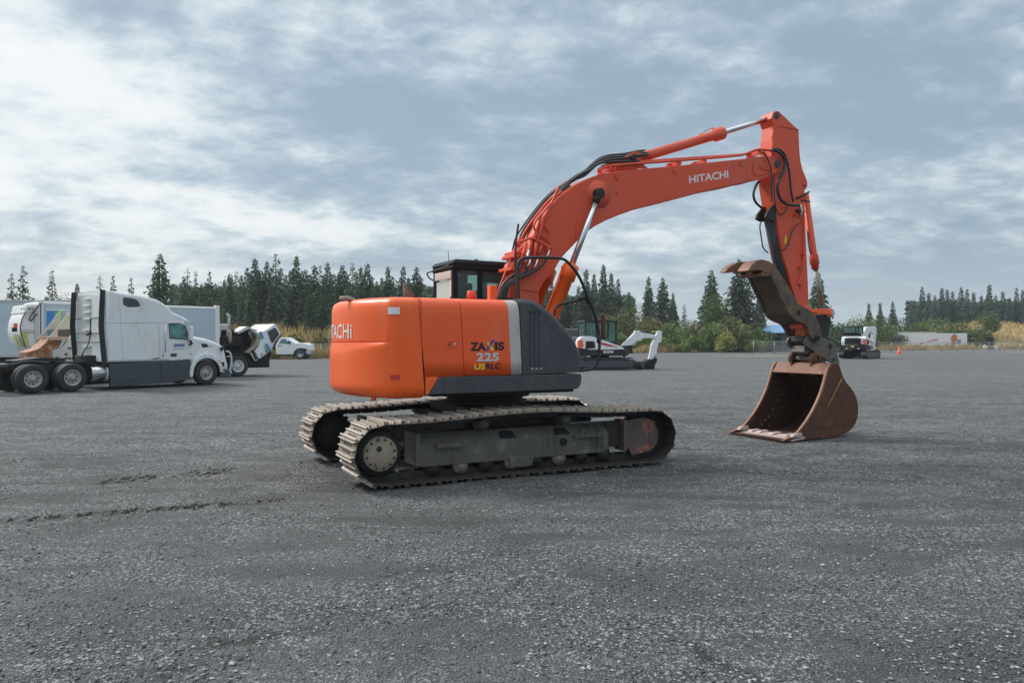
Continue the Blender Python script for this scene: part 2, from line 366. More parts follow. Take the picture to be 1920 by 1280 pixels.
# =================================================================== GROUND
def ground_mat():
    m = bpy.data.materials.new('crushed_gravel'); m.use_nodes = True; T = NT(m.node_tree); b = T.n['Principled BSDF']
    P = T.new('ShaderNodeNewGeometry').outputs['Position']; s = T.sep(P)
    big = T.noise(T.mapping(P, (.35, 1.0, 1), (0, 0, .12)), .5, 5, .6, .4)
    mid = T.noise(T.mapping(P, (.6, 1.5, 1), (0, 0, .15)), 2.0, 6, .65, .3)
    fine = T.noise(P, 42, 3, .7)
    vo = T.new('ShaderNodeTexVoronoi'); vo.inputs['Scale'].default_value = 48; T.l.new(T.mapping(P, (1, 1, 1)), vo.inputs[0])
    vd, vc = vo.outputs['Distance'], T.sep(vo.outputs['Color'])[0]
    vo2 = T.new('ShaderNodeTexVoronoi'); vo2.inputs['Scale'].default_value = 19; T.l.new(P, vo2.inputs[0])
    v2c = T.sep(vo2.outputs['Color'])[1]; v2d = vo2.outputs['Distance']
    base = T.mix(T.ramp(big, .3, .72), c4((.036, .038, .040)), c4((.080, .084, .086)))
    base = T.mix(T.ramp(mid, .40, .72, .0, .5), base, c4((.112, .117, .119)))
    loose = T.ramp(T.noise(T.mapping(P, (.7, 1.3, 1), (0, 0, .3)), 1.0, 6, .66, .6), .40, .60, .10, 1.0)        # loose stone against compacted fines
    grit = T.noise(P, 75, 2, .6); grit2 = T.noise(T.mapping(P, (1, 1, 1), (0, 0, .6)), 33, 3, .6)
    chip = T.math('MULTIPLY', T.ramp(vc, .50, .80), T.ramp(vd, .30, .52, 1, 0))
    chip = T.math('MAXIMUM', chip, T.math('MULTIPLY', T.ramp(grit2, .54, .66), .8))
    cc = T.mix(T.math('MULTIPLY', chip, T.math('MULTIPLY', loose, .95)), base, c4((.36, .375, .38)))
    pit = T.math('MULTIPLY', T.ramp(grit2, .34, .47, 1, 0), T.math('ADD', T.math('MULTIPLY', loose, .6), .15))
    cc = T.mix(pit, cc, c4((.022, .023, .025)))
    gm = T.ramp(grit, .3, .7, .55, 1.5); cc = T.mix(1.0, cc, T.comb(gm, gm, gm), 'MULTIPLY')
    bright = T.math('MULTIPLY', T.ramp(v2c, .88, .96), T.ramp(v2d, .16, .30, 1, 0))
    cc = T.mix(T.math('MULTIPLY', bright, .7), cc, c4((.46, .47, .46)))
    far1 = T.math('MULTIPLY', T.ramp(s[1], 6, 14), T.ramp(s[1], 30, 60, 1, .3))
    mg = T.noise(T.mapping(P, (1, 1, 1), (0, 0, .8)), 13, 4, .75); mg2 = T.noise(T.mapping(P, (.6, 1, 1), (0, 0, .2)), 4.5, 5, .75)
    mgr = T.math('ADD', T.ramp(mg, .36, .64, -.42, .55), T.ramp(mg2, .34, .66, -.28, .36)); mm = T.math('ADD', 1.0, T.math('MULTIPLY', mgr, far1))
    # damp churned streaks left by tracked machines
    def streak(ax, ay, bx, by, wd, seed):
        L = math.hypot(bx-ax, by-ay); c_, s_ = (bx-ax)/L, (by-ay)/L
        dx = T.math('SUBTRACT', s[0], ax); dy = T.math('SUBTRACT', s[1], ay)
        t = T.math('ADD', T.math('MULTIPLY', dx, c_), T.math('MULTIPLY', dy, s_)); n = T.math('ADD', T.math('MULTIPLY', dx, -s_), T.math('MULTIPLY', dy, c_))
        nn = T.noise(T.comb(T.math('ADD', t, seed), T.math('MULTIPLY', n, 1.0), 0.), 5.5, 5, .75)
        a = T.math('MULTIPLY', T.ramp(t, 0, .25), T.ramp(t, L-.25, L, 1, 0))
        wv = T.math('ABSOLUTE', T.math('ADD', n, T.math('MULTIPLY', T.math('SUBTRACT', nn, .5), .5)))
        return T.math('MULTIPLY', T.math('MULTIPLY', a, T.ramp(wv, wd*.4, wd, 1, 0)), T.ramp(nn, .43, .53))
    for q in ((150, 902, 310, 889, .30, 0), (330, 887, 440, 881, .34, 5), (-40, 978, 530, 935, .20, 11), (200, 1262, 430, 1240, .10, 3), (-40, 905, 160, 900, .12, 8), (300, 1215, 640, 1165, .10, 21), (1250, 1180, 1420, 1275, .08, 25)):
        a_, b_ = ground(q[0], q[1]), ground(q[2], q[3])
        cc = T.mix(T.math('MULTIPLY', streak(a_[0], a_[1], b_[0], b_[1], q[4], q[5]), .88), cc, c4((.020, .021, .021)))
    # long faint wheel lines
    wl = T.noise(T.mapping(P, (.06, 1.9, 1), (0, 0, -.16)), 1.5, 5, .65, .2)
    cc = T.mix(T.ramp(wl, .50, .72, 0, .40), cc, c4((.05, .053, .055)))
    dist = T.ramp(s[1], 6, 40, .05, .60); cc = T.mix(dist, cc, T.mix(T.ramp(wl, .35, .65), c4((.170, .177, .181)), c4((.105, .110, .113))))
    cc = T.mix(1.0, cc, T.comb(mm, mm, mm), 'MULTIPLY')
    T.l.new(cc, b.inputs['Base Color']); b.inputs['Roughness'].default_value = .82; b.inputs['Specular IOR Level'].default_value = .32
    bp = T.new('ShaderNodeBump'); bp.inputs['Strength'].default_value = .85; bp.inputs['Distance'].default_value = .016
    hgt = T.math('ADD', T.math('MULTIPLY', T.ramp(vd, .1, .65, 1, 0), T.math('ADD', vc, .3)), T.math('ADD', T.math('MULTIPLY', fine, .6), T.math('MULTIPLY', grit2, 1.2)))
    hgt = T.math('ADD', hgt, T.math('MULTIPLY', T.noise(P, 7, 5, .65), 1.6))
    T.l.new(hgt, bp.inputs['Height']); T.l.new(bp.outputs[0], b.inputs['Normal'])
    return m
from mathutils import noise as mn
def hgt(x, y):
    k = max(0, 1-abs(y-10)/45)
    return (mn.noise(Vector((x*.45, y*.6, 0)))*.018 + mn.noise(Vector((x*1.7, y*2.3, 4)))*.010)*k
mb = MB()
xs = [-1200, -600, -300, -150, -80, -50, -35, -25] + [-18+.3*i for i in range(121)] + [25, 35, 50, 80, 150, 300, 600, 1200]
ys = [-60, -20, -5, 0, 1, 2] + [2.5+.25*i for i in range(80)] + [24, 26, 30, 36, 45, 60, 80, 110, 160, 300, 700, 1500]
mb.sheet([[(x, y, hgt(x, y)-.012) for x in xs] for y in ys])
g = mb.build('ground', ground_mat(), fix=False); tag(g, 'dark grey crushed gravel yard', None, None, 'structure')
# loose stones lying on the gravel
mb = MB()
oc = [(1,0,0),(-1,0,0),(0,1,0),(0,-1,0),(0,0,1),(0,0,-1)]; of = [(0,2,4),(2,1,4),(1,3,4),(3,0,4),(2,0,5),(1,2,5),(3,1,5),(0,3,5)]
for i in range(42000):
    D = 3.3+11*rnd.random()**1.7; X = (rnd.random()*2-1)*(D*.72+.3)
    if mn.noise(Vector((X*.8, D*.8, 9))) < -.05 and rnd.random() < .85: continue
    r = .0035+.0085*rnd.random()**2.4*(1+.6*(rnd.random() < .03)); a = rnd.random()*6.28; c_, s_ = math.cos(a), math.sin(a)
    sx, sy, sz = r*(1+rnd.random()*.9), r*(.7+rnd.random()*.5), r*(.5+rnd.random()*.4)
    mb.add([(X+c_*p[0]*sx-s_*p[1]*sy+rnd.uniform(-.3,.3)*r, D+s_*p[0]*sx+c_*p[1]*sy, hgt(X, D)-.011+sz*.5+p[2]*sz) for p in oc], of)
def stone_mat():
    m = bpy.data.materials.new('loose_stone'); m.use_nodes = True; T = NT(m.node_tree); b = T.n['Principled BSDF']
    P = T.new('ShaderNodeNewGeometry'); r = P.outputs['Random Per Island']
    cc = T.mix(T.ramp(r, .25, 1), c4((.05, .053, .056)), c4((.36, .37, .37))); cc = T.mix(T.ramp(r, .985, .995), cc, c4((.45, .44, .42)))
    T.l.new(cc, b.inputs['Base Color']); b.inputs['Roughness'].default_value = .7; return m
tag(mb.build('loose_stones', stone_mat(), fix=False), 'loose chips of grey stone scattered over the near gravel', 'gravel', None, 'stuff')
# dark clods thrown up by tracked machines
mb = MB()
for (u0, v0, u1, v1, n_c, wd) in ((165, 901, 300, 890, 150, .13), (335, 887, 432, 881, 150, .14), (0, 974, 250, 958, 90, .05), (230, 958, 430, 943, 170, .07), (470, 938, 530, 935, 26, .05), (560, 868, 640, 872, 60, .12), (640, 900, 720, 925, 70, .09)):
    a_g, b_g = ground(u0, v0), ground(u1, v1)
    for i in range(n_c):
        t = rnd.random(); X = a_g[0]+(b_g[0]-a_g[0])*t; D = a_g[1]+(b_g[1]-a_g[1])*t+rnd.gauss(0, wd)
        if mn.noise(Vector((t*9, u0, 0))) < .02: continue
        r = .010+.018*rnd.random()**2; a = rnd.random()*6.28; c_, s_ = math.cos(a), math.sin(a); z = hgt(X, D)-.012
        js = [(p[0]*r*rnd.uniform(.8, 1.7), p[1]*r*rnd.uniform(.7, 1.2), p[2]*r*rnd.uniform(.4, .8)) for p in oc]
        mb.add([(X+c_*p[0]-s_*p[1], D+s_*p[0]+c_*p[1], z+r*.25+p[2]) for p in js], of)
tag(mb.build('earth_clods', mat('damp_earth', (.030, .029, .027), .9, 0, .4, 12), fix=False), 'dark crumbled clods of earth in broken lines on the gravel', 'soil', None, 'stuff')
# =================================================================== EXCAVATOR
F = Frame(-.403, 11.055, .479)
EX = empty('excavator', (F.X, F.Y, 0), F.a, 'large orange crawler excavator with charcoal side panel, raised boom and rusty bucket on the gravel', 'excavator')
a_, Gq, Wsh, Rr = 2.015, 1.108, .72, .405
def track(side):
    s = side          # -1 near side
    yc = s*Gq
    # ---- loop of the chain (inner face of the shoes)
    ri = Rr-.055
    top = lambda x: .755+.055*math.cos((x+.25)/2.2*math.pi/2*1.15)-.02
    pth = []
    N = 400
    loop = []
    for i in range(60): loop.append((a_-2*a_*i/60, None))
    zc = Rr
    pts = []
    for i in range(61): pts.append((-a_+.10+(2*a_-.10)*i/60, .055))
    for i in range(1, 40):
        t = -math.pi/2+math.pi*i/40; pts.append((a_+ri*math.cos(t), zc+ri*math.sin(t)))
    for i in range(61):
        x = a_-2*a_*i/60; k = (x+a_)/(2*a_); z0 = zc+ri
        pts.append((x, z0+.045*math.sin(k*math.pi)-.028*math.sin(k*math.pi*3)*.6))
    for i in range(1, 40):
        t = math.pi/2+math.pi*i/40; pts.append((-a_+ri*math.cos(t), zc+ri*math.sin(t)))
    P = [Vector((x, 0, z)) for x, z in pts]; P.append(P[0])
    Ls = [0]
    for p, q in zip(P, P[1:]): Ls.append(Ls[-1]+(q-p).length)
    tot = Ls[-1]; NS = 50; pitch = tot/NS
    def at(l):
        l %= tot
        for i in range(len(Ls)-1):
            if Ls[i+1] >= l:
                f = (l-Ls[i])/max(1e-9, Ls[i+1]-Ls[i]); return P[i].lerp(P[i+1], f)
    # ---- frame is the part, everything in it a sub-part
    mb = MB(); o = s
    yo, yi = yc+s*.20, yc-s*.20
    sec = [(yo, .235), (yo, .47), (yo-s*.13, .60), (yi, .60), (yi, .235)]
    xs_ = [-1.52, 1.30]
    mb.sheet([[(x, y, z) for y, z in sec] for x in xs_], smooth=False, close=True)
    for k, x in enumerate(xs_): mb.add([(x, y, z) for y, z in sec], [tuple(range(5))])
    mb.box(-1.56, -1.50, min(yo, yi)-.01, max(yo, yi)+.01, .22, .62)          # end flange
    mb.box(-1.30, -.95, yo+s*.002 if s > 0 else yo-.045, yo+.045 if s > 0 else yo-.002, .425, .475)   # step plates
    mb.box(.72, 1.08, yo+s*.002 if s > 0 else yo-.045, yo+.045 if s > 0 else yo-.002, .43, .475)
    for x in (-.55, .10): mb.box(x-.006, x+.006, yo-.004 if s < 0 else yo, yo if s < 0 else yo+.004, .25, .47)
    for x in [1.0+.035*i for i in range(7)]: mb.box(x-.006, x+.006, yo-.012 if s < 0 else yo, yo if s < 0 else yo+.012, .27, .42)
    mb.box(-1.50, 1.25, min(yo, yo-s*.05), max(yo, yo-s*.05), .205, .235)
    fr = mb.build('track_frame', M['mud'], EX, .008)
    # dark openings in the frame
    mb = MB()
    for x0, x1 in ((.50, .62),):
        mb.prism(chaikin2([(x0, .33), (x1, .33), (x1, .44), (x0, .44)], 2, True), yo-.003 if s < 0 else yo, yo if s < 0 else yo+.003)
    for x in (-.28, .55):
        zz = [( .475, yo), (.585, yo-s*.105)]
        mb.add([(x-.12, zz[0][1]+s*.004, zz[0][0]+.02), (x+.12, zz[0][1]+s*.004, zz[0][0]+.02), (x+.09, zz[1][1]+s*.006, zz[1][0]-.01), (x-.09, zz[1][1]+s*.006, zz[1][0]-.01)], [(0, 1, 2, 3)])
    mb.build('frame_opening', M['gap'], fr)
    # sprocket with teeth and hub
    mb = MB(); n = 21
    prof = []
    for i in range(n*4):
        t = 2*math.pi*i/(n*4); r = .335 if i % 4 in (1, 2) else .30
        prof.append((-a_+r*math.cos(t), Rr+r*math.sin(t)))
    mb.prism(prof, yc-.03, yc+.03)
    mb.lathe([(.0, -.14), (.25, -.14), (.27, -.10), (.27, .10), (.0, .10)], (-a_, yc, Rr))
    sp = mb.build('sprocket', M['dirty'], fr)
    mb = MB(); yh = yc+s*.14
    mb.lathe([(.21, s*.02), (.21, s*.085), (.20, s*.10), (0, s*.10)], (-a_, yh, Rr), n=36)
    hb = mb.build('hub', M['hub'], fr)
    mb = MB(); mb.lathe([(.29, s*-.02), (.285, 0), (.25, s*.03), (.215, s*.03)], (-a_, yh, Rr), n=36); mb.build('hub_housing', M['dirty'], fr)
    mb = MB()
    for i in range(12):
        t = 2*math.pi*i/12+.2; mb.cyl((-a_+.175*math.cos(t), yh+s*.098, Rr+.175*math.sin(t)), (-a_+.175*math.cos(t), yh+s*.115, Rr+.175*math.sin(t)), .014, 6)
    mb.cyl((-a_-.02, yh+s*.098, Rr+.06), (-a_-.02, yh+s*.103, Rr+.06), .035, 12)
    mb.build('hub_bolt', M['dirty'], fr)
    # idler with its guard plate
    mb = MB(); mb.lathe([(.0, -.10), (.24, -.10), (.26, -.075), (.335, -.07), (.335, .07), (.26, .075), (.24, .10), (0, .10)], (a_, yc, Rr), n=36)
    mb.build('idler', M['dirty'], fr)
    mb = MB(); y1 = yc+s*.15
    poly = [(a_-.42, .62), (a_-.12, .66), (a_+.10, .60), (a_+.17, .45), (a_+.15, .27), (a_+.02, .16), (a_-.18, .14), (a_-.30, .12), (a_-.42, .30)]
    mb.prism(poly, min(y1, y1+s*.05), max(y1, y1+s*.05));     mb.box(a_-.47, a_-.415, min(yc, yc+s*.24), max(yc, yc+s*.24), .20, .64)
    mb.build('idler_guard', M['red_rust'], fr, .006)
    mb = MB(); mb.box(1.30, a_-.30, yc-.15, yc+.15, .26, .60); mb.build('recoil_housing', M['dirty'], fr, .01)
    # rollers
    for i in range(8):
        x = -1.30+i*.365; mb = MB(); z = .175
        mb.lathe([(0, -.19), (.055, -.19), (.07, -.16), (.105, -.155), (.105, -.10), (.085, -.09), (.085, .09), (.105, .10), (.105, .155), (.07, .16), (.055, .19), (0, .19)], (x, yc, z), n=20)
        mb.build('track_roller', M['steel'] if i in (1, 3, 5) else M['dirty'], fr)
    mb = MB(); mb.prism([(-.28, .24), (-.25, .10), (.07, .10), (.10, .24)], yo-.02, yo+.02); mb.build('roller_guard', M['mud'], fr, .01)
    for x in (-.62, .62):
        mb = MB(); mb.lathe([(0, -.16), (.045, -.16), (.075, -.12), (.075, .10), (.06, .14), (.0, .16)], (x, yc+s*.06, .69), n=18); mb.box(x-.05, x+.05, yc-.03, yc+.03, .58, .72)
        mb.build('carrier_roller', M['mud'], fr)
    # one shoe, then copies round the loop
    mb = MB(); hp = pitch/2*.965; hw = Wsh/2
    mb.m = 2; mb.box(-hp, hp, -hw, hw, 0, .013)
    mb.m = 1; mb.box(-hp*.985, hp*.985, -hw-.002, hw+.002, -.003, .006)
    mb.m = 0
    for gx in (-hp*.92, hp*.0, hp*.92):
        t = .006
        mb.add([(gx-.012, -hw, .014), (gx+.012, -hw, .014), (gx+t, -hw+.015, .052 if gx else .04), (gx-t, -hw+.015, .052 if gx else .04),
                (gx-.012, hw, .014), (gx+.012, hw, .014), (gx+t, hw-.015, .052 if gx else .04), (gx-t, hw-.015, .052 if gx else .04)],
               [(3,2,6,7), (1,5,6,2), (0,3,7,4)])
        mb.m = 1; mb.add([(gx-.012, -hw, .014), (gx+.012, -hw, .014), (gx+t, -hw+.015, .052 if gx else .04), (gx-t, -hw+.015, .052 if gx else .04)], [(0,1,2,3)]); mb.m = 0
    mb.m = 1
    for y in (-.085, .085):
        mb.prism([(-hp*1.12, -.015), (-hp*1.12, -.06), (-hp*.8, -.085), (hp*.8, -.085), (hp*1.05, -.06), (hp*1.05, -.015), (hp*.9, 0), (-hp*.9, 0)], y-.02, y+.02)
    mb.cyl((-hp, -.115, -.045), (-hp, .115, -.045), .026, 10)
    for y in (-.14, -.05, .05, .14):
        for gx in (-hp*.45, hp*.45): mb.cyl((gx, y, .012), (gx, y, .026), .011, 6)
    first = None
    for i in range(NS):
        l = (i+.5)*pitch; p, q = at(l-pitch/2), at(l+pitch/2); mid = (p+q)/2; d = (q-p).normalized()
        ang = math.atan2(d.z, d.x)
        # outside of the loop is to the right of the travel direction
        if first is None: first = mb.build('track_shoe', [M['grouser'], M['dirty'], M['shoe']], fr); ob = first
        else: ob = first.copy(); col.objects.link(ob); ob.parent = fr
        ob.location = (mid.x, yc, mid.z); ob.rotation_mode = 'XYZ'
        ob.rotation_euler = (math.pi, -ang, 0) if False else Matrix(((d.x, 0, d.z), (0, -1, 0), (d.z, 0, -d.x))).transposed().to_euler() if False else (0, 0, 0)
        nrm = Vector((d.z, 0, -d.x)); yv = nrm.cross(d)
        ob.rotation_euler = Matrix((d, yv, nrm)).transposed().to_euler()
    return fr
track(-1); track(1)
# centre frame and slewing ring
mb = MB(); mb.box(-.75, .75, -.95, .95, .42, .74); mb.prism_z([(-1.05, -1.0), (-.7, -.5), (-.7, .5), (-1.05, 1.0), (-.80, 1.0), (0, .6), (.80, 1.0), (1.05, 1.0), (.7, .5), (.7, -.5), (1.05, -1.0), (.8, -1.0), (0, -.6), (-.8, -1.0)], .40, .56)
mb.box(-.62, .42, -.66, .66, .74, .86)
mb.build('centre_frame', M['dirty'], EX, .01)
mb = MB(); mb.lathe([(0, .84), (.60, .84), (.60, .90), (.56, .91), (.56, .95), (.66, .96), (.66, 1.05), (0, 1.05)], (0, 0, 0), 'z', 48)
mb.build('slewing_ring', M['dirty'], EX)
mb = MB(); mb.box(-1.30, .82, -1.17, 1.19, 1.05, 1.10); mb.box(-1.9, -1.30, -.9, .9, 1.04, 1.10); mb.build('house_floor', M['gap'], EX, .02)
# ------------- house
W_ = 1.25
# counterweight
cp = [(-1.452, -W_), (-1.62, -W_), (-1.86, -W_+.03), (-2.04, -.92), (-2.18, -.52), (-2.245, 0)]
cp = cp + [(x, -y) for x, y in cp[::-1][1:]]
op = chaikin2(cp, 3)
def normals(pts):
    out = []
    for i, p in enumerate(pts):
        a, b = pts[max(0, i-1)], pts[min(len(pts)-1, i+1)]; d = Vector((b[0]-a[0], b[1]-a[1])).normalized(); out.append((d.y, -d.x))
    return out
# outward normals: travelling from near side round the back to the far side
on = normals(op); on = [(-(-n[0])*1, n[1]) for n in on]
def outw(i):
    n = on[i]; p = op[i]; v = Vector((p[0]+1.0, p[1])); nn = Vector(n)
    return nn if nn.dot(v) > 0 else -nn
prof = [(.60, 1.035), (.20, 1.035), (.11, 1.045), (.05, 1.07), (.015, 1.115), (0, 1.17), (0, 1.22), (0, 1.30), (0, 1.42), (0, 1.55), (0, 1.60), (0, 1.63), (0, 1.66), (0, 1.69), (0, 1.72), (0, 1.736), (-1, 1.739), (-1, 1.751), (0, 1.754), (0, 1.85), (0, 2.0), (0, 2.10),
        (.003, 2.18), (.014, 2.23), (.036, 2.265), (.075, 2.288), (.15, 2.302), (.40, 2.31), (.9, 2.315)]
cumul = [0]
for i in range(1, len(op)): cumul.append(cumul[-1]+math.dist(op[i-1], op[i]))
tl = cumul[-1]
def cwp(i, ins, z):
    s = min(cumul[i], tl-cumul[i]); n = outw(i); k = min(1, max(0, (s-.42)/.10))
    zlow = 1.735-.14*min(1, max(0, (s-.40)/1.0))
    e = 0
    if ins < 0: ins = 0; e = .050*k; k = 0
    if k > 0:
        if z > 1.745: e = .026*k
        else:
            q = (1.745-z)/(1.745-zlow+.001); e = .026*k*max(0, 1-q)
    # slight barrel shape of the casting
    return (op[i][0]-n.x*(ins+e), op[i][1]-n.y*(ins+e), z)
mb = MB()
rows = [[cwp(i, min(ins, 1.1), z) for i in range(len(op))] for ins, z in prof]
for r_ in rows:      # keep the front ends on the seam plane
    for j in (0, -1): r_[j] = (-1.420-(r_[j][2]-1.08)*.0735, r_[j][1], r_[j][2])
mb.sheet(rows)
mb.add([rows[k][0] for k in range(len(rows))]+[rows[k][-1] for k in range(len(rows)-1, -1, -1)], [tuple(range(2*len(rows)))])
cw = mb.build('counterweight', M['orange'], EX)
cw.modifiers.new('edge', 'EDGE_SPLIT').split_angle = R(38)
# white lettering bent round the tail
def cw_pos(s, z, off):
    for i in range(len(op)-1):
        if cumul[i+1] >= s:
            f = (s-cumul[i])/(cumul[i+1]-cumul[i]); a, b = Vector(cwp(i, 0, z)), Vector(cwp(i+1, 0, z)); p = a.lerp(b, f); n = outw(i).lerp(outw(i+1), f)
            return Vector((p.x+n.x*off, p.y+n.y*off, z))
mid = tl/2
text_map('lettering', 'HITACHi', lambda a, b: cw_pos(mid+.64-a*1.18, 1.79+b*.19, .006), M['wlet'], cw, .012, 0, 1.05)
def on_cw(name, u0, v0, u1, v1, m):
    x0, z1 = F.q(u0, v0, -W_); x1, z0 = F.q(u1, v1, -W_); mb = MB()
    s0 = -1.452-x0; s1 = -1.452-x1
    zs = [z0+(z1-z0)*i/3 for i in range(4)]
    mb.sheet([[cw_pos(s0+(s1-s0)*i/8, z, .008) for z in zs] for i in range(9)]); return mb.build(name, m, cw, fix=False)
on_cw('white_sticker', 728.5, 575.5, 750, 589, M['wlet'])
on_cw('red_reflector', 733.5, 703, 750.5, 711.5, M['red'])
mb = MB()
mb.cyl((-1.92, -.75, 1.0), (-1.92, -.75, 1.06), .035, 10)
mb.build('drain_stub', M['orange'], cw)
# side doors
def panel(name, xlt, xlb, xrt, xrb, zb, m, yin=-.44, ztop=2.305, round_=True, e=.0):
    prof = [(-W_-e, zb), (-W_-e, 1.5), (-W_-e, 1.9), (-W_-e, 2.10), (-W_+.006-e, 2.17), (-W_+.022-e, 2.225), (-W_+.05-e, 2.265), (-W_+.10, 2.29), (-W_+.18, ztop), (yin, ztop+.01)]
    mb = MB(); rows = []
    for y, z in prof:
        k = (z-zb)/(ztop-zb); xl, xr = xlb+(xlt-xlb)*k, xrb+(xrt-xrb)*k
        rows.append([(xl, y, z), (xl+.006, y-.0, z), (xr-.006, y, z), (xr, y, z)])
    mb.sheet(rows)
    o = mb.build(name, m, EX, fix=False); sd_ = o.modifiers.new('thick', 'SOLIDIFY'); sd_.thickness = .03; sd_.offset = -1
    return o
d1 = panel('engine_door', -1.503, -1.412, -.942, -.885, 1.305, M['orange_door'])
tag(d1, 'plain orange side door with a small latch')
# dark seams
mb = MB(); mb.box(-1.44, -.12, -W_+.035, -W_+.06, 1.12, 2.20); mb.box(-1.44, -.12, -W_+.12, -.46, 2.20, 2.27); mb.build('inner_bulkhead', M['gap'], EX)
d2 = panel('front_door', -.932, -.875, -.262, -.205, 1.312, M['orange_door'])
st = panel('silver_stripe', -.260, -.203, -.098, -.046, 1.312, M['stripe'])
# latch
mb = MB(); x0, z1 = F.q(838, 637.5, -W_); x1, z0 = F.q(859.5, 652, -W_); mb.box(x0, x1, -W_-.006, -W_-.001, z0, z1)
lt = mb.build('door_latch', M['orange_door'], d1, .003)
mb = MB(); mb.box(x0+.012, x0+.06, -W_-.009, -W_-.0065, z0+.02, z1-.015); mb.box(x0+.06, x1-.012, -W_-.008, -W_-.0065, z1-.02, z1-.012); mb.build('latch_recess', M['boom_dark'], lt)
mb = MB(); mb.cyl(((x0+x1)/2+.025, -W_-.0065, (z0+z1)/2), ((x0+x1)/2+.025, -W_-.014, (z0+z1)/2), .016, 14); mb.build('lock', M['chrome'], lt)
def dtext(txt, u0, v0, u1, v1, m, bold, shear=0, sp=1.):
    x0, z1 = F.q(u0, v0, -W_); x1, z0 = F.q(u1, v1, -W_); y = -W_-.004
    return text_map('lettering', txt, quad_fn((x0, y, z0), (x1, y, z0), (x0, y, z1), (x1, y, z1)), m, d2, bold, shear, sp)
dtext('ZA', 881.5, 641.5, 911, 657.5, M['ink'], .045)
dtext('IS', 927.5, 640.5, 945.5, 656.5, M['ink'], .045)
def strokes(pts, m):
    q = [F.q(u, v, -W_) for u, v in pts]; mb = MB(); mb.add([(x, -W_-.0045, z) for x, z in q], [tuple(range(len(q)))]); mb.build('lettering', m, d2, fix=False)
strokes([(909.5, 657.5), (914.5, 657.5), (928, 636.5), (922.5, 636.5)], M['blue'])
strokes([(911.5, 641.5), (917, 641.5), (920.2, 646.3), (917.2, 651)], M['yellow'])
strokes([(917.8, 651.8), (921, 646.9), (927, 657), (921, 657)], M['yellow'])
dtext('225', 893, 661, 935.5, 677, M['silver'], .04, 0, 1.05)
dtext('US', 889, 681.5, 909.5, 692.5, M['yellow'], .035)
dtext('RLC', 911, 680.5, 938.5, 691.5, M['ink'], .035)
# charcoal front cover: curved nose
edge = [(974.5, 559.3), (996.5, 559.8), (1012.5, 567.5), (1033.7, 583.4), (1052, 602), (1068, 620.6), (1081, 638), (1088, 654), (1091, 670), (1090, 697.6), (980.6, 701.6)]
eo = F.pl(edge, -W_)
eo = [eo[0]]+chaikin2(eo[1:9], 2)+eo[9:]
mb = MB()
def inset_poly(p, d, cx, cz): return [(x+(cx-x)*d/max(.2, math.hypot(x-cx, z-cz)), z+(cz-z)*d/max(.2, math.hypot(x-cx, z-cz))) for x, z in p]
cxx, czz = -.0, 1.5
def clampl(p):   # keep the seam edge and the bottom straight
    return [(max(x, eo[0][0] if z > 1.9 else eo[-1][0]), z) for x, z in p]
n_ = len(eo); layers = [(0, .07, 0), (.025, .025, 0), (.07, 0, 0), (.70, 0, 0)]
r0 = []
for dy, ins, _ in layers:
    pp = []
    for i, (x, z) in enumerate(eo):
        if i == 0: pp.append((x, -W_+dy, z-ins*.9)); continue
        if i >= n_-2: pp.append((x-(ins if i == n_-2 else 0), -W_+dy, z)); continue
        a, b = eo[i-1], eo[i+1]; t = Vector((b[0]-a[0], b[1]-a[1])).normalized(); nx, nz = -t.y, t.x   # left normal
        # outward is up/right
        if nx*.6+nz*.8 < 0: nx, nz = -nx, -nz
        pp.append((x-nx*ins, -W_+dy, z-nz*ins))
    r0.append(pp)
mb.sheet(r0, smooth=True, close=True); mb.add(r0[0], [tuple(range(n_))]); mb.add(r0[-1], [tuple(range(n_))])
nose = mb.build('side_cover', M['grey'], EX); nose.modifiers.new('e', 'EDGE_SPLIT').split_angle = R(35)
tag(nose, 'charcoal cover with a curved nose and three vent slots')
mb = MB()
for zu in (994.5, 1002.5, 1010.5):
    x, zt = F.q(zu, 584, -W_); _, zb = F.q(zu+3, 690, -W_)
    mb.box(x-.016, x+.016, -W_-.0045, -W_-.001, zb, zt)
mb.build('vent_slot', mat('cover_groove', (.035, .042, .05), .5), nose)
mb = MB()
for zu in (994.5, 1002.5, 1010.5):
    x, zt = F.q(zu, 584, -W_); mb.box(x-.018, x+.018, -W_-.0065, -W_-.005, zt-.025, zt+.005)
mb.build('vent_slot', M['gap'], nose)
mb = MB()
for zu in (997, 1005.5, 1014):
    x, zb = F.q(zu, 690.5, -W_); mb.box(x-.016, x+.02, -W_-.0065, -W_-.005, zb-.008, zb+.006)
mb.build('sticker_row', M['silver'], nose)
# black seam before the cover
mb = MB(); mb.add([(-.096, -W_+.004, 2.20), (-.084, -W_+.004, 2.20), (-.034, -W_+.004, 1.31), (-.044, -W_+.004, 1.31)], [(0, 1, 2, 3)]); mb.build('seam_trim', M['gap'], EX, fix=False)
# skirt
sk = F.pl([(821, 710.2), (980, 701.9), (1090.5, 698), (1093, 705), (1092, 714), (1087, 722), (1077, 727.5), (986, 732.5), (834.5, 741.5), (801, 743), (806, 737)], -W_-.01)
sk = [sk[0], sk[1]] + sk[2:]
mb = MB(); zt = 1.303; sk2 = [(-1.225, zt), (.87, zt), (.885, 1.29), (.888, 1.22), (.872, 1.15), (.83, 1.105), (.77, 1.092), (-1.36, 1.088), (-1.345, 1.12)]
mb.prism(sk2, -W_-.012, -W_+.55); skirt = mb.build('side_skirt', M['grey'], EX, .022, 3)
mb = MB(); mb.prism([(-1.408, zt), (-1.232, zt), (-1.352, 1.12), (-1.365, 1.088), (-1.405, 1.084)], -W_-.010, -W_+.3); mb.build('lower_corner_panel', M['orange'], EX, .01)
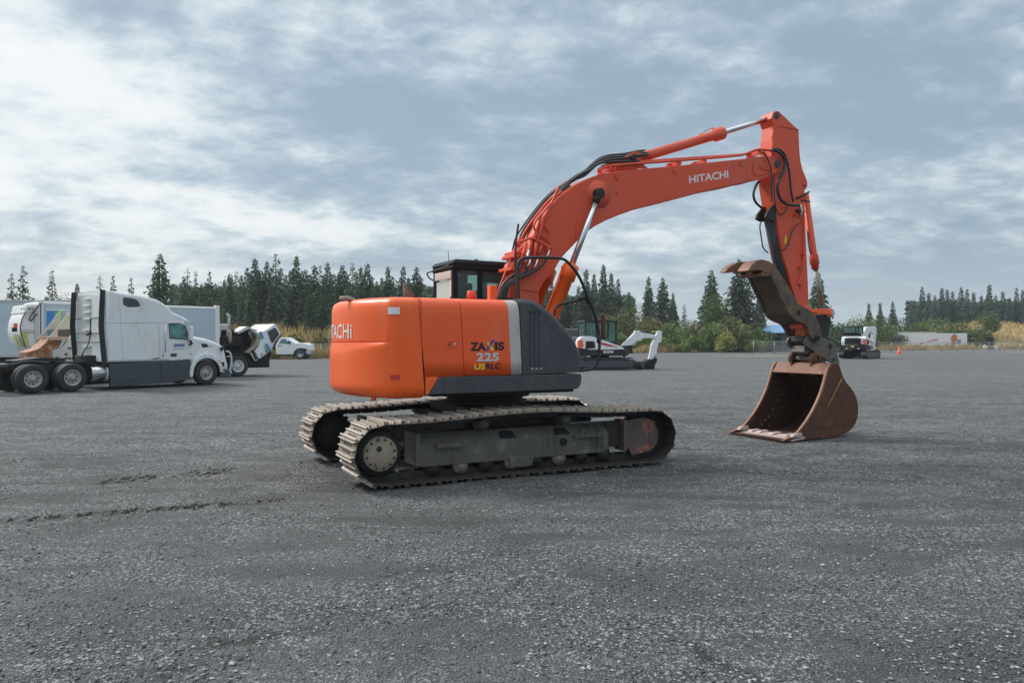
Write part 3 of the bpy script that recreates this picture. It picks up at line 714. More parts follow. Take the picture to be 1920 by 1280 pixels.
# hood across the engine bay and deck behind the covers
mb = MB(); mb.box(-1.44, -.42, -.435, 1.24, 1.11, 2.312); eh = mb.build('engine_hood', M['orange_door'], EX, .05, 3)
mb = MB(); mb.box(-.41, .80, -.435, .38, 1.105, 1.30); mb.box(-.41, -.30, -.435, .40, 1.3, 2.1); mb.build('boom_well', M['dirty'], EX)
# bits standing on the hood
mb = MB(); q = F.p3([(641, 556, -.9), (650, 559, -.9), (668, 560, -.9), (655, 566, -.9)], 0)
mb.tube(F.p3([(639, 563), (640, 560), (650, 559.5), (661, 562), (669, 566)], -.35), [.03, .035, .035, .03, .02], 10); mb.build('lifting_eye', M['steel'], cw)
mb = MB(); mb.prism(F.pl([(756, 556), (755, 533), (757, 531), (761, 539), (774, 552), (775, 556)], -.1), -.16, -.10); mb.build('exhaust_deflector', M['mud'], eh, .004)
mb = MB(); x, z = F.q(884, 556, -.7)
mb.lathe([(0, z-.02), (.07, z-.02), (.062, z+.03), (.058, z+.075), (.05, z+.082), (0, z+.084)], (x, -.7, 0), 'z', 18); mb.build('filler_cap', M['boom'], eh)
mb = MB(); x, z = F.q(922, 556, -.5); mb.box(x-.055, x+.055, -.56, -.46, z-.1, z+.155); mb.build('orange_post', M['orange_door'], eh, .01)
# ------------- cab on the far side
cab = bpy.data.objects.new('cab', None)
mb = MB(); x0, x1, y0, y1, zb, zt = -.33, 1.15, .42, 1.24, 1.12, 2.93
tz = .05
def post(ax, ay, bx, by, r=.04): mb.box(ax-r, ax+r, ay-r, ay+r, zb, zt)
for ax, ay in ((x0+.04, y0+.04), (x0+.04, y1-.04), (x1-.05, y0+.04), (x1-.05, y1-.04)): post(ax, ay, 0, 0)
mb.box(x0+.42, x0+.49, y0, y0+.06, zb, zt)
mb.box(x0, x1, y0, y1, zb, zb+.95)
mb.prism([(x0-.02, zt-.06), (x0+.03, zt+.06), (x1-.1, zt+.05), (x1+.04, zt-.05), (x1+.02, zt-.09), (x0, zt-.09)], y0-.02, y1+.02)
mb.box(x0+.49, x1, y0+.04, y0+.07, 2.66, zt)
cab = mb.build('cab', M['cabp'], EX, .015)
mb = MB(); mb.prism([(x0-.03, zt-.0), (x0+.03, zt+.065), (x1-.1, zt+.055), (x1+.05, zt-.0)], y0-.03, y1+.03); mb.build('cab_roof', mat('cab_roof_paint', (.040, .050, .060), .8, 0, .12, 3, spec=.1), cab, .015)
mb = MB(); mb.box(x0+.02, x0+.026, y0+.09, y1-.09, zb+.95, zt-.24); mb.build('rear_window', M['glass_sky_painted'], cab)
mb = MB(); mb.box(x0-.006, x0+.015, y0+.08, y1-.08, zt-.22, zt-.10); mb.build('rear_visor_panel', M['white_dirty'], cab, .005)
mb = MB(); mb.box(x0-.003, x0+.015, y0+.07, y0+.13, zb+.95, zt-.24); mb.build('window_trim', M['silver'], cab)
mb = MB(); mb.box(x0+.09, x0+.415, y0+.03, y0+.034, zb+.95, 2.85); mb.box(x0+.50, x1-.1, y0+.03, y0+.034, zb+.95, 2.85); mb.build('side_window', M['glass'], cab)
mb = MB(); mb.box(x0+.1, x1-.1, y1-.03, y1-.026, zb+.95, zt-.10); mb.box(x1-.05, x1-.045, y0+.05, y1-.05, zb+.5, zt-.1); mb.build('far_window', M['glass'], cab)
mb = MB(); mb.box(x0+.25, x0+.42, .62, 1.02, 1.9, 2.66); mb.box(x0+.27, x0+.38, .7, .94, 2.66, 2.80); mb.box(x0+.42, x0+.85, .62, 1.02, 1.9, 2.05); mb.build('seat', M['seat'], cab, .03)
mb = MB()
for zz in (2.30, 2.42): mb.tube([(x0+.5, y0+.07, zz), (x1-.1, y0+.07, zz)], .012, 6)
mb.build('guard_bar', M['black'], cab)
mb = MB(); mb.tube([(x0+.02, .62, zt), (x0+.0, .62, zt+.22)], .005, 5); mb.build('aerial', M['black'], cab)
mb = MB(); mb.lathe([(0, zt+.04), (.12, zt+.04), (.11, zt+.08), (.04, zt+.085), (.03, zt+.12), (0, zt+.125)], (.20, .75, 0), 'z', 16); mb.box(.42, .52, .72, .78, zt+.05, zt+.10); mb.prism([(.75, zt+.04), (.82, zt+.085), (1.1, zt+.085), (1.15, zt+.04)], .6, 1.0); mb.build('roof_fitting', M['grey'], cab)
mb = MB(); mb.tube(smooth_path([(x0-.04, y0+.05, zt-.02), (x0-.10, y0+.2, zt-.06), (x0-.10, y1-.1, zt-.08), (x0-.09, y1+.06, zt-.08), (x0-.05, y1+.06, zt-.16), (x0, y1, zt-.2)], 2), .012, 6); mb.tube([(x0-.05, y0+.04, 2.30), (x0-.01, y0+.06, 2.42)], .02, 6); mb.build('roof_rail', M['black'], cab)
# ------------- boom
mb = MB()
top = [(1401, 297), (1362, 301), (1272, 310.5), (1160, 320), (1126, 326), (1105, 334), (1083, 345), (1060, 360), (1046, 371), (1033, 386), (1016, 410), (1000, 440), (990, 468), (981, 505), (975, 540), (970, 600), (975, 640), (1000, 655)]
bot = [(1020, 640), (1012, 580), (1011, 548), (1020, 530), (1038, 510.5), (1046, 495.5), (1054, 482.5), (1067, 468.5), (1083, 452), (1099, 436), (1115, 424.5), (1137, 413), (1160, 403.5), (1184, 395), (1197, 391), (1260, 375.5), (1335, 355.5), (1380, 347), (1407, 340)]
by = .22
bp_ = F.pl(top+bot, -by)
mb.prism(bp_, -by+.012, by-.012)
boom = mb.build('boom', M['boom'], EX, .006)
# near and far web plates standing slightly proud at the flange edges
mb = MB()
pf = F.pl([(1403, 299.5)]+[(u, v+2) for u, v in top[1:15]]+[(u-2, v-1) for u, v in bot[2:-1]]+[(1405, 338)], -by)
mb.prism(pf, -by-.002, -by+.01); mb.build('boom_web', M['boom'], boom)
mb = MB()
tipn = chaikin2(F.pl([(1398, 298), (1412, 293), (1436, 294.5), (1462, 291), (1470, 303), (1466, 318), (1446, 329), (1425, 337.5), (1402, 341)], -by-.01), 2, True)
for sgn in (-1, 1): mb.prism(tipn, sgn*(by-.05) if sgn > 0 else -by-.008, by+.008 if sgn > 0 else -by+.05)
mb.build('boom_tip_fork', M['boom'], boom, .005)
def pin(name, u, v, yr, r, m, par, w=.02, yc=None):
    x, z = F.q(u, v, -yr); mb = MB(); mb.cyl((x, -yr-w, z), (x, yr+w, z), r, 22); mb.cyl((x, -yr-w-.006, z), (x, -yr-w, z), r*.6, 16)
    return mb.build(name, m, par)
pin('boom_tip_pin', 1456.5, 307.5, by, .075, M['grey'], boom, .03)
mb = MB()
for pts in ([(1086, 350), (1082, 400), (1078, 452)], [(1262, 313), (1264, 340), (1266, 373)]):
    mb.tube(F.p3(pts, -by-.001), .004, 5)
mb.build('weld_seam', M['boom'], boom)
# weld line and small plates on the web
mb = MB()
for u, v, w2, h2 in ((1156, 330, 3, 7), (1265, 318, 3, 7), (1389, 305, 3, 6), (1158, 361.5, 2.5, 2.5)):
    p = F.pl([(u-w2, v-h2), (u+w2, v-h2), (u+w2, v+h2), (u-w2, v+h2)], -by); mb.prism(chaikin2(p, 1, True), -by-.022, -by-.002)
p = F.p3([(1412.5, 306), (1413, 325), (1417, 329), (1432, 326), (1445, 320)], -by-.016); mb.tube(smooth_path(p), .009, 6)
p = F.p3([(1425, 312), (1430, 318), (1446, 318)], -by-.016); mb.tube(smooth_path(p), .009, 6)
mb.build('weld_boss', M['boom'], boom, .003)
mb = MB()
for u, v in ((1391, 303), (1157, 327), (1157, 333)): 
    x, z = F.q(u, v, -by); mb.cyl((x, -by-.022, z), (x, -by-.03, z), .012, 8)
x, z = F.q(1135, 352, -by); 
mb.build('boom_bolt', M['boom_dark'], boom)
text_map('lettering', 'HITACHI', quad_fn(*[(F.q(u, v, -by)[0], -by-.004, F.q(u, v, -by)[1]) for u, v in ((1292, 344.5), (1365.5, 333.5), (1291.5, 330), (1364.8, 319.5))]), M['wlet'], boom, .02, 0, 1.0)
# ring round the boom cylinder pin, boss
x, z = F.q(1123, 364, -by); mb = MB(); mb.lathe([(0, 0), (.22, 0), (.22, -.006), (.0, -.006)], (x, -by-.002, z), n=32); mb.build('pin_reinforcement', M['boom'], boom)
CPX, CPZ = F.q(1123, 363, -.33)
mb = MB(); mb.cyl((CPX, -.40, CPZ), (CPX, .40, CPZ), .045, 20); mb.lathe([(.05, -.37), (.085, -.37), (.085, -.30), (.05, -.30)], (CPX, 0, CPZ)); mb.build('boom_cylinder_pin', M['dirty'], boom)
# boom cylinders
GX, GZ = F.q(1072, 497, -.33); BX, BZ = F.q(1018, 640, -.33)
for sgn in (-1, 1):
    y = sgn*.33; mb = MB(); A, B = Vector((BX, y, BZ)), Vector((GX, y, GZ)); d = (B-A).normalized()
    L = (B-A).length
    mb.tube([A, A+d*.06, A+d*(L-.24), A+d*(L-.235), A+d*(L-.015), B], [.095, .098, .098, .125, .122, .10], 24)
    cyl = mb.build('boom_cylinder', M['orange'], EX)
    mb = MB(); E_ = Vector((CPX, y, CPZ)); mb.tube([B-d*.05, E_-(E_-B).normalized()*.06], .048, 20); mb.build('piston_rod', M['chrome'], cyl)
    mb = MB(); mb.lathe([(.045, -.045), (.085, -.045), (.085, .045), (.045, .045)], (CPX, y, CPZ)); mb.tube([E_-(E_-B).normalized()*.16, E_], [.055, .06], 12); mb.build('rod_eye', M['dirty'], cyl)
    mb = MB(); off = Vector((-.12, 0, .035))
    mb.tube(smooth_path([B-d*.05+Vector((-.06, 0, .02)), B-d*.05+off+Vector((-.03, 0, 0)), B-d*.14+off, A+off+Vector((-.02, 0, 0))], 1), .016, 8); mb.build('feed_pipe', M['orange'], cyl)
# arm cylinder over the boom
A = Vector((F.q(1190, 299, 0)[0], 0, F.q(1190, 299, 0)[1])); B = Vector((F.q(1356, 249, 0)[0], 0, F.q(1356, 249, 0)[1])); E_ = Vector((F.q(1452, 219, 0)[0], 0, F.q(1452, 219, 0)[1]))
d = (B-A).normalized(); L = (B-A).length
mb = MB(); mb.tube([A, A+d*.03, A+d*.28, A+d*.285, A+d*.31, A+d*.315, A+d*(L-.27), A+d*(L-.20), A+d*(L-.03), B], [.06, .082, .082, .09, .09, .08, .08, .115, .115, .095], 24)
acy = mb.build('arm_cylinder', M['boom'], EX)
mb = MB(); mb.tube([B-d*.05, E_], .044, 20); mb.build('piston_rod', M['chrome'], acy)
mb = MB(); mb.lathe([(.04, -.06), (.08, -.06), (.08, .06), (.04, .06)], (E_.x, 0, E_.z)); mb.build('rod_eye', M['dirty'], acy)
mb = MB(); q = F.p3([(1312, 253), (1326, 243.5), (1337, 240), (1342, 242)], 0); mb.tube(smooth_path(q), .008, 6); mb.build('grease_pipe', M['boom_dark'], acy)
mb = MB()
for y in (-.13, .10): mb.prism(F.pl([(1150, 318), (1172, 293), (1190, 284), (1202, 289), (1200, 305), (1213, 316)], -.1), y, y+.03)
mb.build('cylinder_bracket', M['boom'], boom, .004)
mb = MB(); x, z = F.q(1187, 296, -.13); mb.cyl((x, -.17, z), (x, .17, z), .05, 18); q = F.q(1192, 297, 0); mb.tube([(A-d*.02), A+d*.05], .088, 20); mb.build('cylinder_base_pin', M['dirty'], boom)
# steel pipes on top of the boom
for k, (dy, dv) in enumerate(((-.17, 0), (-.12, -3), (.10, 0), (.15, 0))):
    mb = MB(); q = F.p3([(1122, 322+dv, dy), (1132, 313+dv, dy), (1160, 309+dv, dy), (1274, 301+dv, dy), (1385, 292+dv*.5, dy), (1398, 289, dy), (1417, 281, dy), (1424, 280, dy), (1452, 283, dy)], dy)
    mb.tube(smooth_path(q, 1), .022, 8); mb.build('hydraulic_pipe', M['boom'], boom)
mb = MB()
for u, v in ((1143, 314), (1273, 304), (1425, 284), (1320, 302)):
    x, z = F.q(u, v, -.15); mb.box(x-.018, x+.018, -.20, .18, z-.055, z+.03)
mb.build('pipe_clamp', M['boom'], boom, .004)
# ------------- hoses over the boom
def hose(pts, y, r=.02, m='hose', par=None, name='hydraulic_hose', it=2):
    mb = MB(); mb.tube(smooth_path(F.p3(pts, y), it), r, 8); return mb.build(name, M[m], par or boom)
bundle = [(1215, 283), (1196, 283), (1178, 288), (1160, 290), (1140, 291.5), (1122, 298), (1108, 310), (1096, 322), (1078, 331), (1062, 343), (1050, 356), (1040, 370)]
for k, (du, dv, y) in enumerate(((0, 0, .05), (-2, 4, -.08), (0, 8, -.14))):
    hose([(u+du, v+dv*(1 if i < 8 else .6)) for i, (u, v) in enumerate(bundle)], y, .021)
hose([(1198, 302), (1170, 303), (1140, 304), (1122, 306), (1108, 318), (1090, 326), (1070, 340)], -.15, .02)
lower = [(1060, 344), (1040, 358), (1022, 376), (1004, 398), (988, 420), (975, 442), (970, 465), (966, 490), (962, 520), (962, 560)]
for k, (du, dv, y, r, m) in enumerate(((0, 0, .12, .02, 'hose'), (5, 2, .06, .018, 'hose'), (9, 5, -.02, .022, 'hose'), (3, -4, .18, .016, 'boom'), (13, 8, -.08, .02, 'boom'), (17, 8, -.13, .02, 'boom'), (-6, 2, .2, .016, 'hose'), (1, 6, .0, .018, 'boom'))):
    hose([(u+du*(1 if i < 5 else 1.4), v+dv) for i, (u, v) in enumerate(lower)], y, r, m, name='hydraulic_hose' if m == 'hose' else 'hydraulic_pipe')
hose([(1047, 352), (1038, 372), (1030, 392), (1018, 412), (1016, 428), (1008, 448)], -by-.03, .02, 'boom', name='hydraulic_pipe')
hose([(1052, 359), (1030, 384), (1014, 404), (1010, 420), (1000, 445)], -by-.02, .02, 'boom', name='hydraulic_pipe')
hose([(1015, 402), (1003, 416), (1000, 428), (1008, 436), (1002, 446), (995, 450)], -by-.03, .018, 'boom', name='hydraulic_pipe')
# bracket with frame on the boom side
hose([(975, 453), (985, 450), (994, 446), (1004, 449), (1020, 459), (1034, 466)], -by-.05, .020, 'boom', name='pipe_bracket', it=1)
hose([(1016, 419), (1024, 426), (1031, 434), (1030, 442), (1026, 450), (1032, 456)], -by-.03, .013, 'boom', name='pipe_bracket', it=1)
hose([(1014, 440), (1022, 446), (1028, 452)], -by-.03, .013, 'boom', name='pipe_bracket', it=1)
for u, v, u2, v2 in ((996, 452, 990, 480), (1006, 455, 1001, 490), (1015, 460, 1009, 478), (986, 460, 976, 490), (1029, 461, 1027, 472)):
    hose([(u, v), (u2, v2)], -by-.05, .024, 'boom', name='valve_block', it=0)
for q in ([(992, 468), (989, 482), (985, 493)], [(1030, 469), (1027, 478), (1025, 484)], [(1008, 485), (1005, 496), (1001, 504)], [(995, 485), (992, 495), (989, 500)]):
    hose(q, -by-.06, .017, 'chrome', name='hose_fitting', it=0)
hose([(1025, 484), (1018, 496), (1004, 508), (985, 517), (970, 524), (958, 532), (950, 546), (948, 560)], -by-.07, .019)
hose([(1001, 504), (990, 512), (972, 520), (955, 530), (946, 544), (943, 560)], -by-.06, .019)
hose([(989, 498), (985, 510), (970, 520), (952, 530), (941, 545), (939, 562)], -by-.05, .022)
hose([(983, 490), (978, 500), (962, 516), (946, 528), (938, 545), (936, 562)], -by-.03, .019)
for u0, v0 in ((962, 476), (957, 483), (951, 507), (960, 512)):
    x, z = F.q(u0, v0, .0); mb = MB(); mb.box(x-.05, x+.05, -.22, .2, z-.02, z+.03); mb.build('hose_clamp', M['boom'], boom, .01)
for dy in (.20, .12, .05):
    hose([(975, 445), (962, 475), (950, 505), (938, 535), (930, 562)], dy-.1, .018, 'boom', name='hydraulic_pipe', it=1)
mb = MB(); mb.prism(F.pl([(945, 560), (950, 500), (965, 470), (985, 450), (1000, 440), (985, 520), (975, 562)], .05), -.12, .16); mb.build('hose_tray', M['boom_dark'], boom, .01)
# ------------- handrails and mirror on the near front corner
yr = -1.02
mb = MB(); q = F.p3([(972, 562), (971, 520), (971, 497), (973, 489), (980, 484), (990, 483), (1028, 483), (1050, 484), (1060, 487), (1070, 497), (1080, 509), (1090, 526), (1100, 552), (1113, 582), (1121, 612), (1124.5, 640), (1123, 666), (1119, 683), (1110, 692), (1092, 694.5), (1080, 694.5)], yr)
mb.tube(smooth_path(q, 2), .021, 10); rail = mb.build('handrail', M['black'], EX)
mb = MB(); q = F.p3([(969, 562), (967, 510), (966, 470), (969, 440), (972, 420)], -.6); mb.tube(smooth_path(q), .016, 8); mb.build('hose_guide_rod', M['black'], EX)
mb = MB(); q = F.p3([(1039, 592), (1040, 580), (1046, 572), (1057, 569), (1087, 563)], yr+.25); mb.tube(smooth_path(q), .019, 8)
q = F.p3([(1087, 561), (1096, 557), (1102, 564), (1108, 570)], yr+.08); mb.tube(q, .03, 8); mb.build('grab_bar', M['black'], EX)
mb = MB(); q = F.p3([(1122, 637), (1136, 635), (1140, 630), (1140.5, 602)], yr); mb.tube(smooth_path(q, 1), .011, 7)
x, z = F.q(1126, 640, yr); mb.cyl((x-.03, yr, z-.02), (x-.03, yr, z+.08), .03, 10); ma = mb.build('mirror_arm', M['black'], EX)
mb = MB(); x, z1 = F.q(1133, 589, yr); _, z0 = F.q(1134, 634, yr); mb.box(x-.022, x+.022, yr-.02, yr+.06, z0, z1); mb.build('mirror', mat('mirror_back', (.12, .055, .04), .45, 0, .25, 5), ma, .018, 3)
# ------------- arm
ay = .15
nearf = [(1450, 211), (1454, 208.5), (1460, 208.5), (1477.5, 225), (1497.5, 244), (1499, 280), (1501, 302), (1505, 318), (1510, 330), (1514, 341), (1514, 350), (1509, 357), (1508, 372), (1510, 420), (1512, 470), (1515, 530), (1516.5, 576),
         (1515, 590), (1514, 606), (1511, 616), (1506, 616), (1502, 598), (1494, 568), (1484, 535), (1478, 510), (1470, 485), (1461, 440), (1452, 385), (1446, 345), (1446, 305), (1449, 262), (1452, 236), (1446, 222)]
mb = MB(); mb.prism(F.pl(nearf, -ay), -ay, ay); arm = mb.build('arm', M['boom'], EX, .006)
pin('arm_top_pin', 1456, 216.5, ay, .06, M['grey'], arm, .02)
mb = MB()
q = F.p3([(1447, 262), (1452, 240), (1458, 237), (1462, 236.5), (1480, 240), (1497, 243)], -ay-.004); mb.tube(q, .008, 6)
x, z = F.q(1508, 346, -ay); mb.lathe([(0, 0), (.035, 0), (.035, -.02), (0, -.02)], (x, -ay, z), n=16)
q = F.p3([(1460, 380), (1480, 375), (1500, 370)], -ay-.004); mb.tube(q, .006, 6)
for u, v in ((1489, 404), (1503, 478), (1497, 501), (1499, 535)):
    x, z = F.q(u, v, -ay); mb.cyl((x, -ay, z), (x, -ay-.05, z), .022, 10); mb.cyl((x+.04, -ay-.04, z+.01), (x-.03, -ay-.04, z), .014, 8)
mb.build('arm_boss', M['boom_dark'], arm)
mb = MB(); q = F.p3([(1473, 443), (1477, 456)], -ay); x, z = F.q(1472.5, 450, -ay)
mb.prism(chaikin2([(x-.035, z-.08), (x+.03, z-.07), (x+.035, z+.08), (x-.01, z+.09)], 2, True), -ay-.003, -ay); mb.build('caution_sticker', M['yellow'], arm)
# arm pipes and valve
mb = MB()
q = F.p3([(1506, 394), (1508, 430), (1508, 470), (1506, 500), (1502, 520), (1496, 530)], -ay-.03); mb.tube(smooth_path(q), .016, 8)
q = F.p3([(1501, 392), (1506, 392), (1509, 398)], -ay-.03); mb.tube(q, .016, 8); mb.build('hydraulic_pipe', M['boom'], arm)
mb = MB(); q = F.p3([(1501, 383), (1503, 395), (1501, 408)], -ay-.04); mb.tube(q, [.02, .028, .016], 8); mb.build('valve_fitting', mat('zinc_fitting', (.5, .5, .47), .4, .6), arm)
mb = MB(); q = F.p3([(1494, 395), (1500, 395)], -ay-.04); mb.tube(q, .03, 8)
q = F.p3([(1494, 372), (1506, 366), (1517, 360)], -ay-.02); mb.tube(q, .018, 8); q = F.p3([(1502, 376), (1518, 378)], -ay); mb.tube(q, .016, 8); mb.build('shutoff_valve', M['dirty'], arm)
Z8 = lambda pts: [(1400+x/8, 260+y/8) for x, y in pts]
yh = -by-.05
hose(Z8([(380, 165), (450, 180), (540, 250), (585, 350), (560, 480), (490, 600), (458, 720), (475, 850), (535, 945), (620, 995), (790, 1000)]), yh, .027, par=arm)
hose(Z8([(380, 155), (460, 150), (540, 195), (592, 280), (625, 420), (650, 580), (662, 780), (700, 950)]), yh+.04, .02, par=arm)
hose(Z8([(240, 195), (310, 290), (350, 390), (372, 500), (368, 640), (375, 950)]), yh, .012, par=arm)
hose(Z8([(400, 560), (412, 800), (430, 1020), (470, 1120), (520, 1150), (570, 1110), (620, 1010)]), -ay-.03, .009, par=arm)
hose(Z8([(180, 640), (120, 740), (95, 850), (130, 960), (235, 1045)]), .12, .022, par=arm)
hose([(1450, 412), (1455, 425), (1453, 445), (1453, 455), (1458, 468), (1468, 470), (1477, 462), (1481, 448), (1485, 432), (1492, 422), (1501, 418)], -ay-.05, .012, par=arm)
hose([(1437, 413), (1427, 415), (1424, 425), (1428, 448), (1430, 465), (1440, 474)], .02, .012, par=arm)
# bucket cylinder behind the arm
A = Vector((F.q(1509, 362, 0)[0], 0, F.q(1509, 362, 0)[1])); B = Vector((F.q(1529, 505, 0)[0], 0, F.q(1529, 505, 0)[1])); E_ = Vector((F.q(1546, 588, 0)[0], 0, F.q(1546, 588, 0)[1]))
d = (B-A).normalized(); L = (B-A).length
mb = MB(); mb.tube([A, A+d*(L-.30), A+d*(L-.27), A+d*(L-.10), A+d*(L-.09), B], [.068, .068, .085, .088, .07, .065], 20); bcy = mb.build('bucket_cylinder', M['boom'], EX)
mb = MB(); mb.tube([B-d*.04, E_], .040, 16); mb.build('piston_rod', mat('oily_rod', (.30, .27, .24), .3, .8), bcy)
hose([(1516, 420), (1514, 440), (1518, 470), (1522, 480)], .0, .012, par=bcy)
# rocker and link
U8 = lambda pts: [(1380+x/8, 560+y/8) for x, y in pts]
mb = MB(); rk = chaikin2(F.pl(U8([(1000, 130), (1060, 100), (1110, 150), (1250, 150), (1400, 160), (1440, 145), (1480, 200), (1445, 285), (1395, 240), (1250, 225), (1120, 205), (1040, 190)]), -.19), 1, True)
for y in (-.21, .16): mb.prism(rk, y, y+.05)
rock = mb.build('rocker_link', M['orange'], EX, .008)
pin('rocker_pin', 1380+1440/8, 560+210/8, .19, .045, M['silver'], rock, .03)
mb = MB(); lk = F.pl(U8([(1180, 250), (1330, 235), (1420, 290), (1385, 560), (1300, 600), (1250, 480)]), -.12)
mb.prism(lk, -.13, -.06); mb.prism(lk, .06, .13); x, z = F.q(1380+1290/8, 560+330/8, 0); mb.cyl((x, -.12, z), (x, .12, z), .06, 14); mb.build('bucket_link', M['dirty'], EX, .006)
# ------------- thumb
Z3 = lambda pts: [(1300+x/3.047, 440+y/3.047) for x, y in pts]
ty = .25
mb = MB(); body = F.pl(Z3([(440, 235), (460, 175), (500, 245), (545, 320), (572, 375), (600, 420), (640, 455), (655, 500), (640, 512), (600, 497), (565, 485), (535, 445), (500, 350)]), -ty)
mb.prism(body, -ty, ty); th_ = mb.build('thumb', M['thumb_face'], EX, .006)
mb = MB(); plate = F.pl(Z3([(437, 236), (455, 172), (466, 190), (500, 243), (547, 318), (575, 372), (592, 400), (615, 408), (650, 428), (684, 456), (706, 500), (722, 560), (722, 598), (702, 617), (672, 600), (657, 570), (648, 540), (625, 508), (590, 495), (560, 480), (540, 455), (520, 420)]), -ty)
plate = plate[:2]+chaikin2(plate[2:], 1)
mb.prism(plate, -ty-.045, -ty+.005); mb.prism(plate, ty-.005, ty+.045); mb.build('thumb_side_plate', M['thumb'], th_, .005)
mb = MB(); claw = F.pl(Z3([(268, 203), (285, 182), (310, 162), (345, 146), (385, 142), (425, 152), (460, 176), (452, 215), (440, 236), (420, 222), (385, 206), (345, 200), (305, 206)]), -ty)
cb_ = claw[-3]; near_claw = [(cb_[0]+(x-cb_[0])*.66 if x < cb_[0] else x, z) for x, z in claw]; mb.prism(near_claw, -ty-.03, -.0, smooth=True); cl = mb.build('thumb_claw', M['claw'], th_, .006)
mb = MB(); mb.prism(claw, .12, ty+.03, smooth=True); mb.build('thumb_claw', M['claw'], th_, .006)
mb = MB(); lowp = F.pl(Z3([(436, 238), (448, 200), (400, 222), (330, 215), (300, 222), (330, 240), (390, 252)]), -ty)
mb.prism(F.pl(Z3([(440, 236), (385, 236), (380, 222), (400, 205), (430, 205), (452, 200)]), -ty), -ty-.02, ty+.02); mb.build('claw_web', M['claw'], th_, .005)
x, z = F.q(1380+940/8, 560+215/8, -ty-.04); mb = MB(); mb.cyl((x, -ty-.048, z), (x, -ty-.04, z), .045, 18); mb.cyl((x, ty+.04, z), (x, ty+.048, z), .045, 18); mb.build('plate_hole', M['gap'], th_)
x, z = F.q(1380+1190/8, 560+580/8, -ty-.04); mb = MB(); mb.cyl((x, -ty-.085, z), (x, ty+.085, z), .055, 20); mb.lathe([(.03, -ty-.10), (.05, -ty-.10), (.05, -ty-.085), (.03, -ty-.085)], (x, 0, z)); mb.build('thumb_pin', M['dirty'], th_)
# thumb cylinder on the front of the arm
A = Vector((F.q(1440, 396, 0)[0]-.02, 0, F.q(1440, 396, 0)[1])); B = Vector((F.q(1474, 552, 0)[0], 0, F.q(1474, 552, 0)[1])); d = (B-A).normalized()
mb = MB(); mb.tube([A+d*.1, A+d*.12, B-d*.1, B], [.08, .098, .098, .08], 24); tcy = mb.build('thumb_cylinder', mat('dark_blue_black_paint', (.022, .028, .036), .4, 0, .2, 5), EX)
mb = MB(); ear = F.pl([(1421, 408), (1424, 400), (1433, 389), (1438, 390), (1449, 404), (1448, 413), (1430, 411)], .05)
for y in (-.16, .07): mb.prism(F.pl([(1431, 408), (1434, 399), (1444, 386), (1450, 384), (1452, 412), (1440, 413)], -.1), y, y+.045)
mb.build('cylinder_ear', M['dirty'], tcy, .006)
# ------------- coupler
mb = MB(); cpl = F.pl(U8([(1240, 590), (1290, 578), (1340, 605), (1455, 655), (1490, 760), (1540, 950), (1545, 985), (1400, 952), (1270, 872), (1150, 775), (1060, 725), (1015, 655), (1060, 560), (1150, 560)]), -.21)
cpl = chaikin2(cpl, 1, True)
mb.prism(cpl, -.23, -.18); mb.prism(cpl, .18, .23); cpr = mb.build('coupler', M['coupler'], EX, .005)
for u, v, r in ((1410, 712, .06), (1465, 912, .032)): pin('coupler_pin', 1380+u/8, 560+v/8, .22, r, M['dirty'], cpr, .012)
mb = MB(); mb.prism(F.pl(U8([(1010, 560), (1230, 560), (1330, 620), (1440, 900), (1260, 860), (1060, 740), (1000, 640)]), -.14), -.15, .15); mb.build('coupler_body', M['black'], cpr, .01)
mb = MB(); mb.prism(F.pl(U8([(1030, 700), (1130, 760), (1200, 860), (1060, 830), (1010, 800)]), -.14), -.15, .15); mb.build('coupler_hook', M['coupler'], cpr, .01)
mb = MB(); x, z = F.q(1380+1190/8, 560+590/8, -.15); mb.lathe([(0, -.19), (.11, -.19), (.11, -.16), (.09, -.155), (.09, .155), (.11, .16), (.11, .19), (0, .19)], (x-.12, 0, z-.09)); mb.build('arm_nose_boss', M['dirty'], arm)
mb = MB(); mb.prism(chaikin2([(x-.25, z+.30), (x-.02, z+.3), (x-.02, z+.02), (x-.06, z-.05), (x-.19, z-.05), (x-.24, z+.02)], 2, True), -.12, .12); mb.build('arm_nose', mat('rusty_orange', (.50, .13, .04), .6, 0, .3, 5, .2, 30, second=(.25, .10, .04), sw=(.5, .65)), arm, .01)
# ------------- bucket
ZB = lambda pts: [(1340+x/5.817, 640+y/5.817) for x, y in pts]
bw = .635
front = [(740, 1085), (880, 1012), (935, 945), (1000, 860), (1060, 760), (1110, 660), (1155, 550), (1185, 450), (1205, 370), (1230, 290), (1262, 238)]
back = [(1350, 250), (1390, 380), (1430, 450), (1500, 530), (1542, 620), (1560, 720), (1552, 830), (1520, 915), (1450, 985), (1350, 1028), (1240, 1047), (1080, 1065), (870, 1090), (735, 1100)]
fp, bk = F.pl(ZB(front), -bw), F.pl(ZB(back), -bw)
bk = [(x, max(z, .012)) for x, z in bk]; fp = [(x, max(z, .03)) for x, z in fp]
bks = chaikin2(bk, 1)
mb = MB(); th = .022
